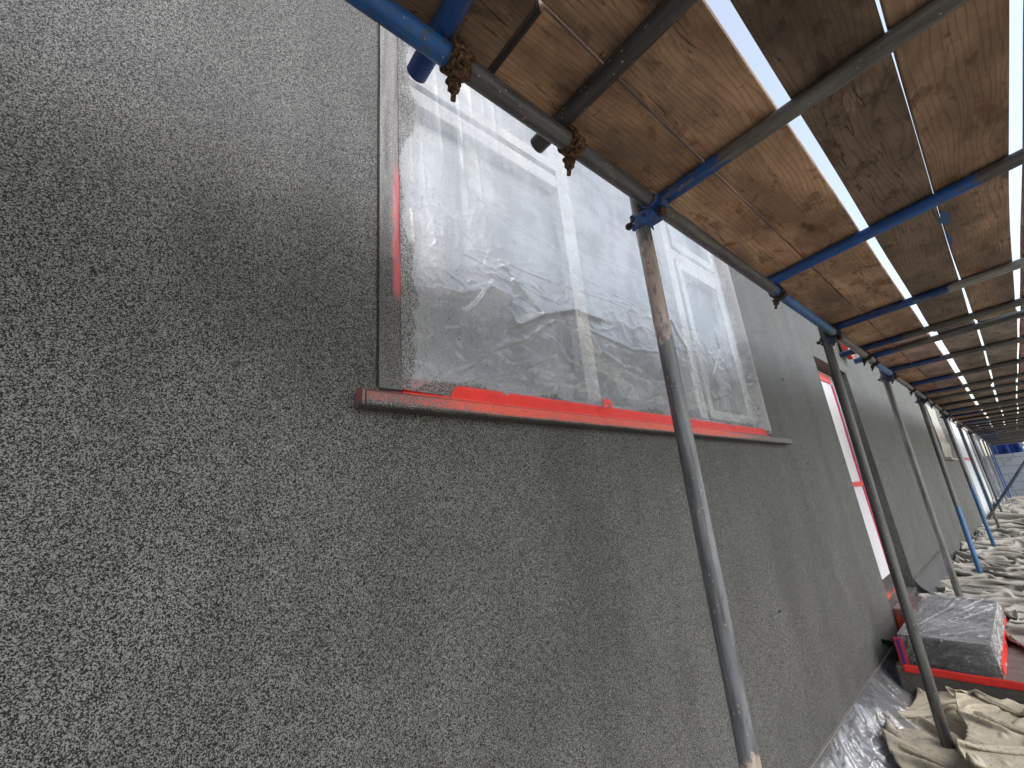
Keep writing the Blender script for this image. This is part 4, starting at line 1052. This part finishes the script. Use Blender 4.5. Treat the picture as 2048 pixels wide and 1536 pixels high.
# far block wall, blue sheeting and greenery
def mat_blocks():
    g = N('white_painted_blocks'); co = g.coord()
    sw = g.n('SeparateXYZ'); g.set(sw, '0', co); cb = g.n('CombineXYZ'); g.set(cb, '0', sw.outputs[0]); g.set(cb, '1', sw.outputs[2])
    br = g.n('TexBrick', i_Vector=cb.outputs[0], i_Scale=1.0, i_Color1=(0.42, 0.45, 0.50, 1), i_Color2=(0.36, 0.39, 0.44, 1), i_Mortar=(0.16, 0.17, 0.19, 1))
    g.set(br, 'Mortar Size', 0.012); g.set(br, 'Brick Width', 0.9); g.set(br, 'Row Height', 0.42)
    st = g.sstep(g.noise(co, 2.4, 5, 0.65), 0.56, 0.7, 0, 0.6)
    return g.done(g.bsdf(g.mix(st, br.outputs[0], (0.12, 0.12, 0.13)), 0.8))
bw = box_obj('block_wall', (-1.09, 35.0, -1.75), (5.0, 35.3, 0.62), mat_blocks(), None, 0.02)
tag(bw, 'white painted block wall closing the far end, stained near its top', 'wall')
M_tarp = simple('blue_tarpaulin', (0.012, 0.045, 0.20), 0.45, 0.4, 2, 0.6, 4)
ta, tb = np.meshgrid(np.linspace(-0.75, 0.45, 60), np.linspace(0.40, 2.05, 50), indexing='ij')
tyy = 36.4 + 0.10 * np.sin(ta * 14) + 0.12 * (fbm(ta * 3, tb * 3, 5) - 0.5)
tag(grid_obj('tarpaulin', ta + 0.08 * (fbm(tb * 2, ta * 0, 3) - 0.5), tyy, tb, M_tarp, None, 0.01), 'dark blue tarpaulin hanging behind the far block wall', 'tarpaulin')
# a bush rising behind the wall: trunk and clumps of leaf faces
M_leaf = simple('leaves', (0.09, 0.13, 0.035), 0.6, 0.6, 1.5)
M_bark = simple('bark', (0.10, 0.08, 0.06), 0.9, 0.3, 9)
tree = empty('tree', (2.2, 41.0, -1.6), 'green leafy tree beyond the far block wall at the right edge', 'tree')
bm = bmesh.new(); add_cyl(bm, (0, 0, 1.0), (0, 0, 1), 0.16, 2.4, 10, 0.10)
for an in range(5):
    add_cyl(bm, (0.35 * math.cos(an * 1.3), 0.35 * math.sin(an * 1.3), 2.5), (math.cos(an * 1.3), math.sin(an * 1.3), 1.3), 0.06, 1.3, 8, 0.02)
bm_obj('trunk', bm, M_bark, tree)
bm = bmesh.new(); rnd = random.Random(3)
cl = [(rnd.gauss(0, 0.9), rnd.gauss(0, 0.7), 3.0 + rnd.gauss(0, 0.8), rnd.uniform(0.3, 0.65)) for _ in range(34)]
for cx_, cy_, cz_, cr_ in cl:
    for _ in range(90):
        d = Vector((rnd.gauss(0, 1), rnd.gauss(0, 1), rnd.gauss(0, 1))).normalized() * cr_ * rnd.uniform(0.5, 1.0)
        p = Vector((cx_, cy_, cz_)) + d; q_ = Quaternion((rnd.uniform(-1, 1), rnd.uniform(-1, 1), rnd.uniform(-1, 1), rnd.uniform(-1, 1))).normalized()
        s_ = rnd.uniform(0.05, 0.11)
        bm.faces.new([bm.verts.new(p + q_ @ Vector(v)) for v in ((-s_, 0, 0), (0, -s_ * 0.5, 0), (s_, 0, 0), (0, s_ * 0.5, 0))])
bm_obj('crown', bm, M_leaf, tree)
